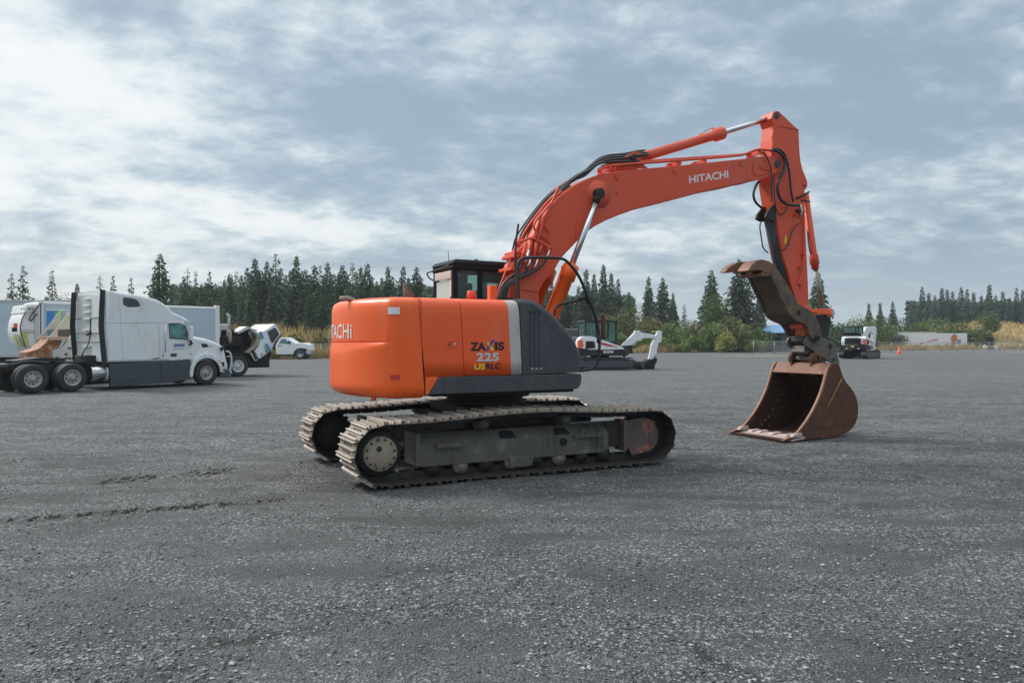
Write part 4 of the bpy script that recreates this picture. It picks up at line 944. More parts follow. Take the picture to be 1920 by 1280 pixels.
# wrapper: outer and inner skins
cx, cz = 6.4, .7
inn = [(x+(cx-x)*.03/math.hypot(cx-x, cz-z), z+(cz-z)*.03/math.hypot(cx-x, cz-z)) for x, z in bks]
mb.m = 0; mb.sheet([[(x, -bw+.01, z) for x, z in bks], [(x, bw-.01, z) for x, z in bks]])
mb.m = 1; mb.sheet([[(x, -bw+.01, z) for x, z in inn], [(x, bw-.01, z) for x, z in inn]])
bucket = mb.build('bucket', [M['rust'], M['rust_in']], EX, fix=False)
for sgn, nm in ((-1, 'near'), (1, 'far')):
    mb = MB(); pl_ = fp+bks
    y0, y1 = (-bw-.015, -bw+.01) if sgn < 0 else (bw-.01, bw+.015)
    mb.m = 0; mb.prism(pl_, y0, (y0+y1)/2); mb.m = 1 if sgn > 0 else 1; 
    mb.prism(pl_, (y0+y1)/2+.0005, y1)
    o = mb.build('side_plate', [M['rust'], M['rust_in']] if sgn < 0 else [M['rust_in'], M['rust']], bucket)
    # rim strip along the mouth
    mb = MB(); yc = (y0+y1)/2
    mb.sheet([[(x-.018, y0-.01, z), (x-.018, y1+.01, z), (x+.03, y1+.01, z+.005), (x+.03, y0-.01, z+.005)] for x, z in fp], close=True, smooth=False)
    mb.build('mouth_edge', mat('scuffed_rust_edge', (.25, .125, .075), .6, .1, .25, 8, .2, 40), bucket)
# beads on the near side
mb = MB(); q = F.p3([(u, v) for u, v in ZB([(1225, 730), (1300, 580), (1350, 480), (1385, 405)])], -bw-.018); mb.tube(q, .010, 6)
mb.build('weld_bead', mat('faded_yellow_bead', (.38, .21, .07), .6, 0, .2, 6), bucket)
mb = MB(); q = F.p3([(u, v) for u, v in ZB([(1130, 935), (1300, 935), (1360, 905), (1440, 845), (1530, 842)])], -bw-.018); mb.tube(smooth_path(q), .006, 6)
q = F.p3([(u, v) for u, v in ZB([(1355, 588), (1430, 590)])], -bw-.018); mb.tube(q, .006, 6); mb.build('weld_bead', M['rust'], bucket)
mb = MB(); mb.box(F.q(1573, 760, -bw)[0]-.07, F.q(1573, 760, -bw)[0]+.07, -bw-.019, -bw-.016, F.q(1573, 748, -bw)[1]-.06, F.q(1573, 748, -bw)[1]+.06); mb.build('patch_plate', M['rust'], bucket)
# upper beam
mb = MB(); t0, t1 = fp[-1], bk[0]
u1 = fp[-3]
mb.prism([(u1[0]+.0, u1[1]+.02), t0, t1, (t1[0], t1[1]-.05), (t1[0]-.12, t1[1]-.15), (u1[0]+.05, u1[1]-.0)], -bw+.012, bw-.012); mb.build('upper_beam', mat('beam_rust', (.19, .075, .038), .6, 0, .3, 4, .2, 30, second=(.42, .20, .09), sw=(.55, .75)), bucket, .006)
# lip
mb = MB(); lx, lz = F.q(1481, 828, -bw); x9 = fp[1][0]
nl = [(lx-.0, .012), (lx+.02, .030), (x9+.20, .068), (x9+.20, .03), (lx, .004)]
mb.prism(nl, -bw-.04, bw+.04); lip = mb.build('cutting_edge', M['lip'], bucket, .004)
mb = MB()
for y in (-.36, -.05, .26, .46): mb.prism([(x9+.0, .050), (x9+.05, .082), (x9+.24, .092), (x9+.24, .05)], y-.05, y+.05)
mb.build('tooth_adapter', M['lip'], bucket, .006)
for sgn in (-1, 1):
    mb = MB(); mb.prism([(x9-.16, .065), (x9-.05, .13), (x9+.12, .15), (x9+.16, .06)], sgn*bw-.04, sgn*bw+.04); mb.build('lip_corner', M['lip'], bucket, .015)
mb = MB()
for u, v in ((685, 636), (633, 742), (587, 815), (550, 858), (515, 903), (596, 918)):
    x, z = F.q(1340+u/5.817, 640+v/5.817, bw-.01); mb.cyl((x, bw-.013, z), (x, bw-.0115, z), .016, 10)
mb.build('pale_hole_disc', M['lip'], bucket)  # pale discs painted as bright ground seen through the bolt holes
# ears and pins
mb = MB()
ex, ez = F.q(1380+1180/8, 560+895/8, -.24)
ear = [(ex-.06, ez-.40), (ex-.12, ez-.06), (ex-.05, ez+.09), (ex+.05, ez+.10), (ex+.12, ez+.03), (ex+.33, ez-.10), (ex+.40, ez-.30), (ex+.05, ez-.38), (ex-.03, ez-.20)]
for y in (-.26, .20): mb.prism(chaikin2(ear, 1, True), y, y+.05)
mb.build('bucket_ear', M['rust'], bucket, .006)
mb = MB(); mb.prism([(ex+.10, ez-.02), (ex+.36, ez-.08), (ex+.44, ez-.14), (ex+.10, ez-.22)], -.20, .20); mb.build('ear_web', M['yellow_worn'], bucket)
mb = MB(); mb.lathe([(.05, -.30), (.115, -.30), (.12, -.25), (.12, -.20), (.05, -.20)], (ex, 0, ez), n=24); mb.lathe([(.05, .20), (.12, .20), (.12, .28), (.05, .29)], (ex, 0, ez), n=24); mb.build('ear_boss', M['rust'], bucket)
mb = MB(); mb.cyl((ex, -.27, ez), (ex, .27, ez), .05, 16); mb.cyl((ex+.02, -.2, ez-.13), (ex+.02, .2, ez-.13), .035, 12); mb.build('bucket_pin', M['coupler'], bucket)

# =================================================================== OTHER VEHICLES
def wheel(par, x, yo, r, wd, side, rim='rim', spokes=8, dual=False, tyre_name='wheel', flat=.55):
    # yo = outer face of the wheel, side = -1 for the right-hand side
    mb = MB(); s = side
    for k in ((0, 1) if dual else (0,)):
        o = yo-s*(wd*1.08*k)
        mb.lathe([(r*.58, 0), (r*.70, s*.012), (r*.93, s*.0), (r*.985, -s*.02), (r, -s*.05), (r, -s*(wd-.05)), (r*.985, -s*(wd-.02)), (r*.93, -s*wd), (r*.58, -s*wd)], (x, o, r), n=36)
    wh = mb.build(tyre_name, M['tyre'], par)
    mb = MB(); ry = yo-s*.02
    mb.lathe([(r*.58, s*.01), (r*.56, s*.02), (r*.52, -s*.01), (r*.50, -s*.07), (r*.40, -s*.09), (r*.22, -s*.05), (r*.20, s*.03), (r*.12, s*.05), (0, s*.05)], (x, ry, r), n=28)
    rm = mb.build('rim', M[rim], wh)
    mb = MB()
    for i in range(spokes):
        t = 2*math.pi*i/spokes+.2; cx, cz = x+r*.36*math.cos(t), r+r*.36*math.sin(t)
        mb.lathe([(0, 0), (r*.055, 0), (r*.055, s*.006), (0, s*.006)], (cx, ry-s*.078, cz), n=10)
    mb.build('rim_hole', M['gap'], rm)
    mb = MB()
    for i in range(10):
        t = 2*math.pi*i/10; mb.cyl((x+r*.165*math.cos(t), ry+s*.03, r+r*.165*math.sin(t)), (x+r*.165*math.cos(t), ry+s*.07, r+r*.165*math.sin(t)), r*.022, 6)
    mb.build('wheel_nut', M['dirty'], rm)
    return wh
# ------------------------------------------------------------------ semi truck
S = Frame(-16.652, 26.274, .928)
ST = empty('semi_truck', (S.X, S.Y, 0), S.a, 'white sleeper-cab semi tractor without trailer, parked left of the excavator', 'semi truck')
ys = 1.15
Z1 = lambda pts: [(x/4, 460+y/4) for x, y in pts]; Z2 = lambda pts: [(300+x/4, 460+y/4) for x, y in pts]
roofl = Z1([(792, 336), (890, 346), (1000, 364), (1100, 382), (1180, 405), (1235, 435), (1272, 468)])+Z2([(100, 500), (150, 522), (200, 548), (212, 562)])
cabo = S.pl(roofl, -ys)
slp = cabo+[(4.86, 2.50)]+S.pl(Z2([(185, 590), (232, 690), (236, 712)]), -ys)+[(5.02, 1.05), (4.62, .98), (1.82, .98), (1.74, 2.2)]
mb = MB(); ins = .22
body_rows = []
def shell(out, y0, rr, name, m, par, steps=3):     # a slab with softly rounded long edges
    mb = MB(); n = len(out); cx = sum(p[0] for p in out)/n; cz = sum(p[1] for p in out)/n; rows = []
    for sgn in (-1, 1):
        rr_ = [(0, rr)]+[(rr*(1-math.cos(t)), rr*(1-math.sin(t))) for t in [math.pi/2*k/steps for k in range(1, steps+1)]]
        seq = rr_ if sgn < 0 else rr_[::-1]
        for dy, di in seq:
            pp = []
            for i, (x, z) in enumerate(out):
                a, b = Vector(out[i-1]), Vector(out[(i+1) % n]); t = (b-a).normalized(); nx, nz = t.y, -t.x
                if nx*(x-cx)+nz*(z-cz) < 0: nx, nz = -nx, -nz
                pp.append((x-nx*di, sgn*(y0-dy), z-nz*di))
            rows.append(pp)
    mb.sheet(rows, close=True); mb.add(rows[0], [tuple(range(n))]); mb.add(rows[-1], [tuple(range(n))])
    o = mb.build(name, m, par); o.modifiers.new('e', 'EDGE_SPLIT').split_angle = R(38); return o
semi = shell(slp, ys, .12, 'sleeper_cab', M['white'], ST, 4)
# panel seams and the high window
def plate(fr, pts, y, name, m, par, t=.006, bev=0, it=0):
    mb = MB(); p = fr.pl(pts, y)
    if it: p = chaikin2(p, it, True)
    mb.prism(p, y-t, y-.0005); return mb.build(name, m, par, bev)
plate(S, Z1([(920, 392), (935, 388), (1020, 402), (1045, 430), (1056, 462), (925, 462)]), -ys, 'high_window', M['glass_dark'], semi, .006, 0, 1)
seam = mat('panel_seam', (.30, .32, .33), .6)
for pts in ([(888, 350), (889, 350), (928, 885), (926, 885)], [(1188, 580), (1190, 580), (1202, 870), (1200, 870)], [(795, 583), (1275, 576), (1275, 579), (795, 586)]): plate(S, Z1(pts), -ys, 'panel_seam', seam, semi, .004)
# door with window and lettering
dr = plate(S, Z2([(55, 575), (180, 575), (228, 690), (238, 760), (238, 850), (70, 862)]), -ys, 'door', M['white'], semi, .012, .004)
plate(S, Z2([(66, 588), (150, 588), (186, 605), (217, 690), (217, 702), (76, 694)]), -ys-.012, 'door_window', M['glass_teal'], dr, .006)
mb = MB(); q = S.p3([(u, v) for u, v in Z2([(66, 586), (152, 586), (188, 603), (219, 690), (219, 704), (75, 696), (66, 586)])], -ys-.018); mb.tube(q, .018, 6); mb.build('window_rubber', M['black'], dr)
q = [S.q(u, v, -ys) for u, v in Z2([(97, 762), (183, 760), (97, 736), (183, 734)])]
text_map('lettering', 'ARAWAN', quad_fn(*[(x, -ys-.018, z) for x, z in q]), M['blue'], dr, .05, .25)
mb = MB(); 
for v in (772, 778): p = S.pl(Z2([(100, v), (180, v-2), (180, v+1), (100, v+3)]), -ys); mb.prism(p, -ys-.016, -ys-.0125)
mb.build('small_lettering', mat('grey_lettering', (.40, .42, .45), .6), dr)
plate(S, Z2([(80, 812), (124, 810), (124, 830), (80, 832)]), -ys-.012, 'door_handle', M['black'], dr, .02)
for k_, (u, v, w2, h2, m_) in enumerate(((22, 828, 5, 9, 'red'), (228, 812, 12, 3, 'amber'), (25, 800, 4, 6, 'silver'))):
    plate(S, Z2([(u-w2, v-h2), (u+w2, v-h2), (u+w2, v+h2), (u-w2, v+h2)]), -ys-(.012 if u > 60 else 0), 'marker', M[m_], dr if u > 60 else semi, .008)
plate(S, Z1([(1145, 848), (1192, 840), (1192, 848), (1145, 854)]), -ys, 'sleeper_badge', M['gap'], semi, .006)
mb = MB(); q = S.p3([(u, v) for u, v in Z2([(40, 600), (40, 700), (40, 800)])], -ys-.06); mb.tube(q, .018, 6); mb.build('grab_handle', M['chrome'], semi)
mb = MB(); q = S.p3([(u, v) for u, v in Z1([(890, 352), (895, 360)])], -ys); 
for u, v in ((900, 349), (1000, 365), (1100, 384)): x, z = S.q(*Z1([(u, v)])[0], -ys); mb.box(x-.05, x+.05, -ys+.04, -ys+.12, z-.02, z+.05)
# windscreen and visor at the front of the cab
mb = MB(); mb.prism([(4.80, 2.52), (5.06, 1.72), (5.09, 1.73), (4.84, 2.54)], -.98, .98); mb.build('windscreen', M['glass_dark'], semi)
mb = MB(); mb.prism([(4.70, 2.62), (4.98, 2.50), (5.02, 2.56), (4.74, 2.72)], -1.05, 1.05); mb.build('sun_visor', M['white'], semi, .01)
# hood with fender
hood = S.pl(Z2([(236, 700), (270, 684), (350, 700), (420, 722), (462, 745), (484, 772), (500, 850), (512, 892)]), -.98)
hd = hood+[(6.75, .55), (6.35, .50), (5.0, .52)]
hdo = shell(hd, 1.0, .14, 'hood', M['white'], ST, 3)
plate(S, Z2([(436, 858), (444, 862), (455, 880), (447, 878)]), -1.2, 'side_marker', M['amber'], hdo, .01)
plate(S, Z2([(370, 748), (398, 750), (396, 762), (372, 765)]), -1.0, 'hood_badge', M['silver'], hdo, .008)
plate(S, Z2([(305, 735), (350, 738), (366, 760), (320, 766)]), -1.0, 'hood_vent', M['black'], hdo, .008)
mb = MB(); wx = 5.677; fr_ = []
for i in range(17):
    t = math.pi*(i/16); fr_.append((wx+.66*math.cos(t), .50+.66*math.sin(t)))
inner = [(wx+.58*math.cos(math.pi*i/16), .50+.58*math.sin(math.pi*i/16)) for i in range(16, -1, -1)]
mb.prism([(wx+.80, .50)]+[(wx+.72*math.cos(math.pi*i/16), .50+.76*math.sin(math.pi*i/16)) for i in range(17)]+[(wx-.72, .35), (wx-.60, .35)]+inner, -1.20, -.85)
mb.build('fender', M['white'], hdo, .02)
mb = MB(); mb.prism(inner[::-1]+[(wx-.55, .5)]+[(wx+.55*math.cos(math.pi*i/16), .5+.55*math.sin(math.pi*i/16)) for i in range(16, -1, -1)], -1.19, -.8); mb.build('fender_lining', M['black'], hdo)
mb = MB(); mb.box(wx+.62, wx+1.02, -1.18, 1.18, .28, .62); mb.build('bumper', M['skirt'], ST, .05, 3)
mb = MB(); mb.box(wx+.66, wx+.82, -1.13, -1.0, .72, .90); mb.build('headlight', M['glass_dark'], hdo, .02)
# mirror
mb = MB(); q = S.p3([(u, v) for u, v in Z2([(225, 712), (240, 735), (222, 745)])], -1.25); mb.tube(q, .05, 8); q = S.p3([(u, v) for u, v in Z2([(238, 640), (238, 712)])], -1.35); mb.tube(q, .02, 6); mir = mb.build('mirror_arm', M['black'], ST)
mb = MB(); p = S.pl(Z2([(228, 606), (250, 608), (250, 712), (230, 712)]), -1.4); mb.prism(p, -1.44, -1.20); mb.build('mirror', M['white'], mir, .03, 3)
mb = MB(); q = S.p3([(u, v) for u, v in Z2([(484, 735), (486, 760), (470, 780)])], -1.05); mb.tube(q, .03, 6); p = S.pl(Z2([(455, 765), (478, 755), (484, 775), (460, 792)]), -1.1); mb.prism(p, -1.14, -1.02); mb.build('hood_mirror', M['black'], ST, .01)
# side fairings and skirts
sk_ = [(1.86, .93), (5.0, 1.02), (5.0, .26), (4.2, .16), (1.92, .09)]
mb = MB(); mb.prism(sk_, -1.16, -1.02); mb.prism(sk_, 1.02, 1.16); skr = mb.build('side_skirt', M['skirt'], ST, .02, 3)
mb = MB(); p = S.pl(Z1([(850, 945), (1140, 930), (1165, 935), (1090, 1000), (850, 1015)]), -1.16); mb.prism(p, -1.172, -1.16); mb.build('skirt_relief', M['skirt'], skr, .005)
plate(S, Z1([(1205, 872), (1209, 872), (1214, 1010), (1210, 1010)]), -1.16, 'skirt_seam', M['gap'], skr, .004)
mb = MB()
for sgn in (-1, 1):
    y = sgn*1.15; nb = S.pl(Z1([(752, 333), (788, 333), (784, 460), (778, 600), (790, 760), (802, 898), (765, 898), (752, 760), (738, 600), (744, 460)]), -ys)
    mb = MB(); mb.prism(nb, y-.015, y+.015); mb.build('rubber_fairing', M['black'], ST)
mb = MB(); mb.box(1.72, 1.78, -1.10, 1.10, 1.0, 3.5)
bwall = mb.build('cab_back_wall', M['white_dirty'], ST, .02)
mb = MB(); mb.box(1.66, 1.72, -1.08, -.25, 1.02, 3.45); 
for z in (1.55, 2.15, 2.55, 2.8, 3.05, 3.3): mb.box(1.60, 1.70, -.2, .35, z, z+.06)
mb.build('wall_rib', M['white'], bwall, .01)
mb = MB()
for z in (1.72, 2.05, 2.6): mb.tube([(1.62, -1.1, z+.0), (1.62, 1.1, z)], .015, 6)
mb.tube(smooth_path([(1.5, -.55, 2.6), (1.5, -.5, 1.7), (1.2, -.4, 1.2), (1.4, -.2, 1.05), (1.5, .1, 1.3)]), .022, 6); mb.tube([(1.5, -.25, 2.0), (1.5, -.55, 2.05)], .05, 8); mb.build('air_line', M['black'], ST)
mb = MB(); mb.prism([(1.3, .95), (1.3, 1.25), (1.7, 1.25), (1.7, .95)], -.6, .3); mb.build('deck_box', M['dirty'], ST, .03)
# chassis
mb = MB()
for y in (-.42, .36): mb.box(-1.75, 5.6, y, y+.07, .78, 1.02)
for x in (-1.7, -.6, .6, 1.5): mb.box(x, x+.12, -.42, .42, .80, .98)
mb.box(-.75, -.5, -1.0, 1.0, .42, .56); mb.box(.5, .75, -1.0, 1.0, .42, .56); mb.box(-.25, .25, -.55, .55, .55, .95)
mb.build('chassis', M['black'], ST, .01)
mb = MB(); mb.prism([(-.85, 1.02), (-.9, 1.10), (-.1, 1.20), (.65, 1.16), (.7, 1.05)], -.48, .48); mb.build('fifth_wheel', M['dirty'], ST, .02)
mb = MB(); mb.cyl((1.25, -.98, .62), (1.75, -.98, .62), .28, 20); mb.build('fuel_tank', M['chrome'], ST)
mb = MB(); mb.cyl((1.76, -.98, .56), (1.86, -1.0, .56), .27, 20); mb.build('tank_end', M['rim'], ST)
for x in (-.62, .62):
    wheel(ST, x, -1.20, .49, .27, -1, dual=True); wheel(ST, x, 1.20, .49, .27, 1, dual=True)
wheel(ST, wx, -1.17, .49, .28, -1); wheel(ST, wx, 1.17, .49, .28, 1)
for y in (-1.15, .60):
    mb = MB(); mb.prism([(-1.80, .95), (-1.80, .22), (-1.77, .22), (-1.76, .93)], y, y+.55); mb.build('mudflap', M['rim'] if y < 0 else M['black'], ST)
mb = MB(); mb.prism([(-1.75, .98), (-1.3, 1.02), (-1.35, .92), (-1.75, .88)], -1.15, -.6); mb.tube(smooth_path([(-1.2, -.9, .98), (-.62, -.9, 1.10), (0, -.9, 1.02)]), .03, 6); mb.build('wing_bracket', M['skirt'], ST)
mb = MB(); mb.prism([(1.15, 1.0), (1.5, .95), (1.66, .6), (1.62, .25), (1.54, .6), (1.42, .86)], -1.15, -.6); mb.build('quarter_fender', M['black'], ST, .01)
# ------------------------------------------------------------------ refuse truck with its cab tipped forward
A_ = Frame(-14.41, 37.91, R(45))
RT = empty('refuse_truck', (A_.X, A_.Y, 0), A_.a, 'white refuse truck with its cab tipped forward, parked behind the semi tractor', 'refuse truck')
mb = MB(); mb.box(-8.5, -1.0, -1.15, 1.15, 1.0, 3.30); tb = mb.build('refuse_body', M['bluewhite'], RT, .04, 3)
mb = MB(); mb.box(-8.5, -1.0, -1.17, 1.17, 3.28, 3.42); mb.build('roof_edge', M['white'], tb, .05, 3)
mb = MB()
for x in (-1.16,): mb.box(x, x+.2, -1.19, -1.0, .98, 3.50); mb.box(x, x+.2, 1.0, 1.19, .98, 3.50)
mb.box(-8.6, -8.42, -1.19, 1.19, 1.0, 3.42); mb.build('corner_post', M['white'], tb, .01)
def on_side(u0, v0, u1, v1, name, m, par, y=-1.15, t=.006):
    x0, z1 = A_.q(u0, v0, y); x1, z0 = A_.q(u1, v1, y); mb = MB(); mb.box(x0, x1, y-t, y-.001, z0, z1); return mb.build(name, m, par)
on_side(87, 582.5, 102, 628, 'blue_stripe', M['blue_st'], tb); on_side(102.3, 582.5, 117, 628, 'green_stripe', M['green_st'], tb)
on_side(86, 579, 129, 582.3, 'white_stripe', M['white'], tb); on_side(87, 590.5, 122, 591.5, 'panel_groove', M['gap'], tb, t=.010)
on_side(75, 572, 77, 640, 'door_gap', M['gap'], tb, t=.05)
# tailgate: a swollen curved shell behind the body
Zc = lambda pts: [(x/9.846, 530+y/9.846) for x, y in pts]
tg = A_.pl(Zc([(735, 420), (640, 430), (540, 480), (450, 570), (400, 690), (375, 830), (380, 960), (420, 1090), (480, 1190), (560, 1260), (740, 1270)]), -1.15)
mb = MB(); mb.prism([tg[0]]+chaikin2(tg[1:-1], 1)+[tg[-1]], -1.15, 1.15); mb.prism(A_.pl(Zc([(738, 395), (480, 402), (440, 560), (738, 540)]), -1.15), -1.17, 1.17); tgo = mb.build('tailgate', M['white'], RT, .03, 2)
mb = MB(); yy = -1.17
mb.prism(A_.pl(Zc([(385, 850), (630, 855), (630, 915), (385, 910)]), yy), yy-.03, yy+.2)
mb.prism(A_.pl(Zc([(640, 450), (715, 450), (715, 1180), (640, 1180)]), yy), yy-.05, yy+.05)
mb.prism(A_.pl(Zc([(510, 450), (620, 430), (620, 530), (480, 560)]), yy), yy-.03, yy+.05)
mb.build('tailgate_rib', M['white_dirty'], tgo, .01)
mb = MB()
for u in (395, 440, 530, 560, 600): mb.prism(A_.pl(Zc([(u-10, 465), (u+8, 463), (u+8, 500), (u-10, 503)]), yy-.03), yy-.036, yy-.03)
mb.build('lamp_cluster', M['red_rust'], tgo)
mb = MB(); bnd = A_.pl(Zc([(372, 950), (385, 1020), (418, 1090), (450, 1150), (478, 1190)]), -1.15); mb.sheet([[(x-.03, -1.0, z), (x-.03, -.1, z)] for x, z in bnd]); mb.build('reflector_band', M['paleyellow'], tgo)
plate(A_, Zc([(385, 930), (500, 930), (530, 1100), (570, 1190), (480, 1180), (425, 1070)]), -1.175, 'reflector_band', M['paleyellow'], tgo)
mb = MB(); q = A_.p3([(u, v) for u, v in Zc([(480, 550), (420, 620), (380, 760), (370, 850), (400, 1000), (480, 1200)])], -1.19); mb.tube(smooth_path(q), .02, 6)
q = A_.p3([(u, v) for u, v in Zc([(780, 375), (700, 430), (640, 520), (560, 620), (540, 680), (570, 710), (620, 660), (640, 590), (700, 580)])], -1.25); mb.tube(smooth_path(q), .025, 6)
q = A_.p3([(u, v) for u, v in Zc([(700, 1020), (740, 1080), (735, 1130)])], -1.25); mb.tube(q, .04, 6); mb.build('hydraulic_hose', M['hose'], tgo)
on_side(25, 606, 32, 614, 'amber_lamp', M['amber'], tgo, -1.2, .1); on_side(22, 614, 31, 622, 'work_lamp', M['black'], tgo, -1.2, .12)
# packer front, chassis, wheels, engine
mb = MB(); mb.box(-8.3, 1.9, -.45, -.36, .75, .98); mb.box(-8.3, 1.9, .36, .45, .75, .98)
mb.box(-.9, .9, -.75, .75, .95, 1.55); mb.box(.55, 1.75, -1.0, 1.0, .42, .95); mb.box(-.8, .3, -1.0, .9, 1.5, 2.0); mb.prism([(-.7, 2.0), (-.1, 2.35), (.8, 2.3), (1.2, 1.5), (-.6, 1.5)], -.5, .7)
mb.build('chassis', M['gap'], RT, .05)
mb = MB()
for i in range(16):
    x, y, z = rnd.uniform(-.8, 1.1), rnd.uniform(-.95, -.4), rnd.uniform(1.1, 2.1); mb.tube(smooth_path([(x, y, z), (x+rnd.uniform(-.4, .5), y-.1, z+rnd.uniform(-.2, .3)), (x+rnd.uniform(-.3, .7), y, z+rnd.uniform(-.3, .1))]), rnd.uniform(.02, .05), 6)
mb.build('engine_pipework', M['dirty'], RT)
mb = MB(); mb.box(-.95, -.75, -.9, -.2, 1.9, 2.6); mb.box(-.7, -.2, -.6, .4, 2.3, 2.62); mb.build('air_cleaner', M['white_dirty'], RT, .06, 3)
mb = MB(); q = A_.p3([(429.5, 590, -.9), (429.5, 622, -.9)], -.9); mb.tube(q, .06, 12); q = A_.p3([(426, 588), (428, 592), (429, 596)], -.9); mb.tube(q, [.05, .06, .06], 10); ex_ = mb.build('exhaust_stack', M['rim'], RT)
mb = MB(); q = A_.p3([(429.5, 618), (429.5, 622), (430, 636), (430, 646)], -.9); mb.tube(q, [.08, .13, .13, .09], 16); mb.build('muffler', M['hub'], ex_)
mb = MB(); q = A_.p3([(424, 658), (431, 660), (434, 668), (434, 684), (431, 694), (434, 700)], -1.2); mb.tube(smooth_path(q), .05, 8); q = A_.p3([(425, 668), (434, 668)], -1.2); mb.tube(q, .03, 6); mb.build('step_rail', M['white_dirty'], RT)
wheel(RT, .0, -1.15, .53, .30, -1, 'rimw'); wheel(RT, .0, 1.15, .53, .30, 1, 'rimw')
for x in (-6.9, -5.6): wheel(RT, x, -1.15, .53, .30, -1, 'rimw', dual=True); wheel(RT, x, 1.15, .53, .30, 1, 'rimw', dual=True)
mb = MB(); mb.prism([(.62*math.cos(math.pi*i/12)-.0, .53+.64*math.sin(math.pi*i/12)) for i in range(13)]+[(.56*math.cos(math.pi*i/12), .53+.58*math.sin(math.pi*i/12)) for i in range(12, -1, -1)], -1.14, -.8); mb.build('fender', M['black'], RT)
Zk = lambda pts: [(400+x/9.145, 580+y/9.145) for x, y in pts]
tc = A_.pl(Zk([(1075, 250), (1165, 410), (1152, 480), (1045, 605), (1000, 700), (800, 850), (768, 830), (715, 712), (780, 620), (800, 520), (765, 395), (870, 365), (960, 310), (1050, 248)]), -1.12)
tcab = shell(tc, 1.10, .05, 'tipped_cab', M['white'], RT, 2)
plate(A_, Zk([(928, 382), (1060, 308), (1130, 420), (1012, 572), (985, 540)]), -1.12, 'side_window', M['glass_dark'], tcab, .008)
plate(A_, Zk([(868, 610), (885, 596), (940, 735), (915, 745)]), -1.12, 'green_stripe', M['green_st'], tcab, .008); plate(A_, Zk([(895, 590), (925, 578), (985, 700), (950, 725)]), -1.12, 'blue_stripe', M['blue_st'], tcab, .008)
plate(A_, Zk([(790, 380), (820, 375), (870, 490), (830, 510)]), -1.12, 'blue_stripe', M['blue_st'], tcab, .008); plate(A_, Zk([(775, 430), (790, 390), (835, 500), (810, 510)]), -1.12, 'green_stripe', M['green_st'], tcab, .0085)
for u, v in ((905, 705), (832, 772)):
    x, z = A_.q(*Zk([(u, v)])[0], -1.12); mb = MB(); mb.cyl((x, -1.12, z), (x, -1.13, z), .04, 10); mb.build('door_lock', M['gap'], tcab)
mb = MB(); q = A_.p3([(u, v) for u, v in Zk([(1180, 415), (1060, 560), (1040, 640), (1050, 700)])], -1.3); mb.tube(q, .035, 6); mb.build('mirror_arm', M['black'], tcab)
mb = MB(); mb.prism(A_.pl(Zk([(690, 395), (600, 330), (420, 420), (400, 380), (560, 290), (760, 360)]), -.9), -1.0, -.2); mb.build('dash_panel', M['white_dirty'], tcab, .01)
mb = MB(); mb.prism(A_.pl(Zk([(800, 480), (770, 620), (600, 750), (570, 740), (700, 630), (745, 520), (745, 430)]), -1.1), -1.12, -.6); mb.build('cab_wheel_arch', M['hub'], tcab, .01)
mb = MB(); mb.prism(A_.pl(Zk([(590, 750), (640, 730), (760, 860), (710, 890)]), -1.1), -1.15, -.7); stp = mb.build('cab_step', M['dirty'], tcab, .01)
mb = MB(); q = A_.p3([(u, v) for u, v in Zk([(640, 745), (712, 885), (755, 862)])], -1.16); mb.tube(q, .03, 6); mb.build('step_edge', M['cream'], stp)
# ------------------------------------------------------------------ rusty hopper standing behind the semi
H_ = Frame(-18.3, 29.3, R(45))
HP = empty('loader_hopper', (H_.X, H_.Y, 0), H_.a, 'open rusty refuse hopper with cream side plates between semi tractor and refuse truck', 'hopper')
hb = H_.pl(Zc([(870, 1040), (1030, 850), (1330, 480), (1340, 840), (1330, 960), (1240, 1060), (1130, 1280)])+Z1([(440, 890), (200, 890), (200, 790), (290, 770), (340, 740)]), -.6)
mb = MB(); side_ = H_.pl(Zc([(860, 1040), (1040, 850), (1250, 560), (1330, 490), (1330, 850), (1060, 870), (1060, 1000), (940, 1060)]), -.6)
mb.prism(side_, -.64, -.6); mb.prism(side_, .9, .94); sp_ = mb.build('slanted_side_plate', M['cream'], HP, .004)
mb = MB(); bow = H_.pl(Z1([(205, 800), (290, 775), (340, 735), (370, 700), (440, 690), (470, 720), (440, 770), (400, 800), (390, 860), (240, 890), (215, 860)]), -.6)
mb.prism(bow, -.55, .75); mb.build('rusty_bowl', M['hop_rust'], HP, .03)
mb = MB(); mb.prism(H_.pl(Z1([(365, 686), (500, 684), (505, 708), (375, 712)]), -.7), -.75, .6); mb.build('hopper_edge', mat('pale_rust_edge', (.56, .36, .27), .6, 0, .2, 6), HP, .01)
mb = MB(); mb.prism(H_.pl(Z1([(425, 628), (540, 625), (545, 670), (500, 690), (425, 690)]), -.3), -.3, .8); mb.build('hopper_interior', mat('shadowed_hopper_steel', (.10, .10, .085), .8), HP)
mb = MB(); mb.prism(H_.pl(Z1([(395, 785), (455, 780), (540, 670), (545, 670), (560, 880), (420, 885), (400, 830)]), -.7), -.72, -.5); vb = mb.build('valve_panel', M['white_dirty'], HP, .01)
mb = MB()
for u, v in ((495, 815), (520, 770), (545, 775), (520, 845), (495, 845), (545, 845), (430, 840)): mb.prism(H_.pl(Z1([(u-9, v-6), (u+9, v-6), (u+9, v+6), (u-9, v+6)]), -.72), -.74, -.722)
mb.build('valve_slot', M['gap'], vb)
mb = MB(); mb.box(H_.q(50, 690, -.6)[0], H_.q(140, 690, -.6)[0], -.5, .7, .45, H_.q(60, 682, -.6)[1]+.02)
for x in (H_.q(56, 690, -.5)[0], H_.q(130, 690, -.5)[0]-.1): mb.box(x, x+.1, -.45, .65, 0, .5)
mb.build('hopper_base', M['black'], HP)
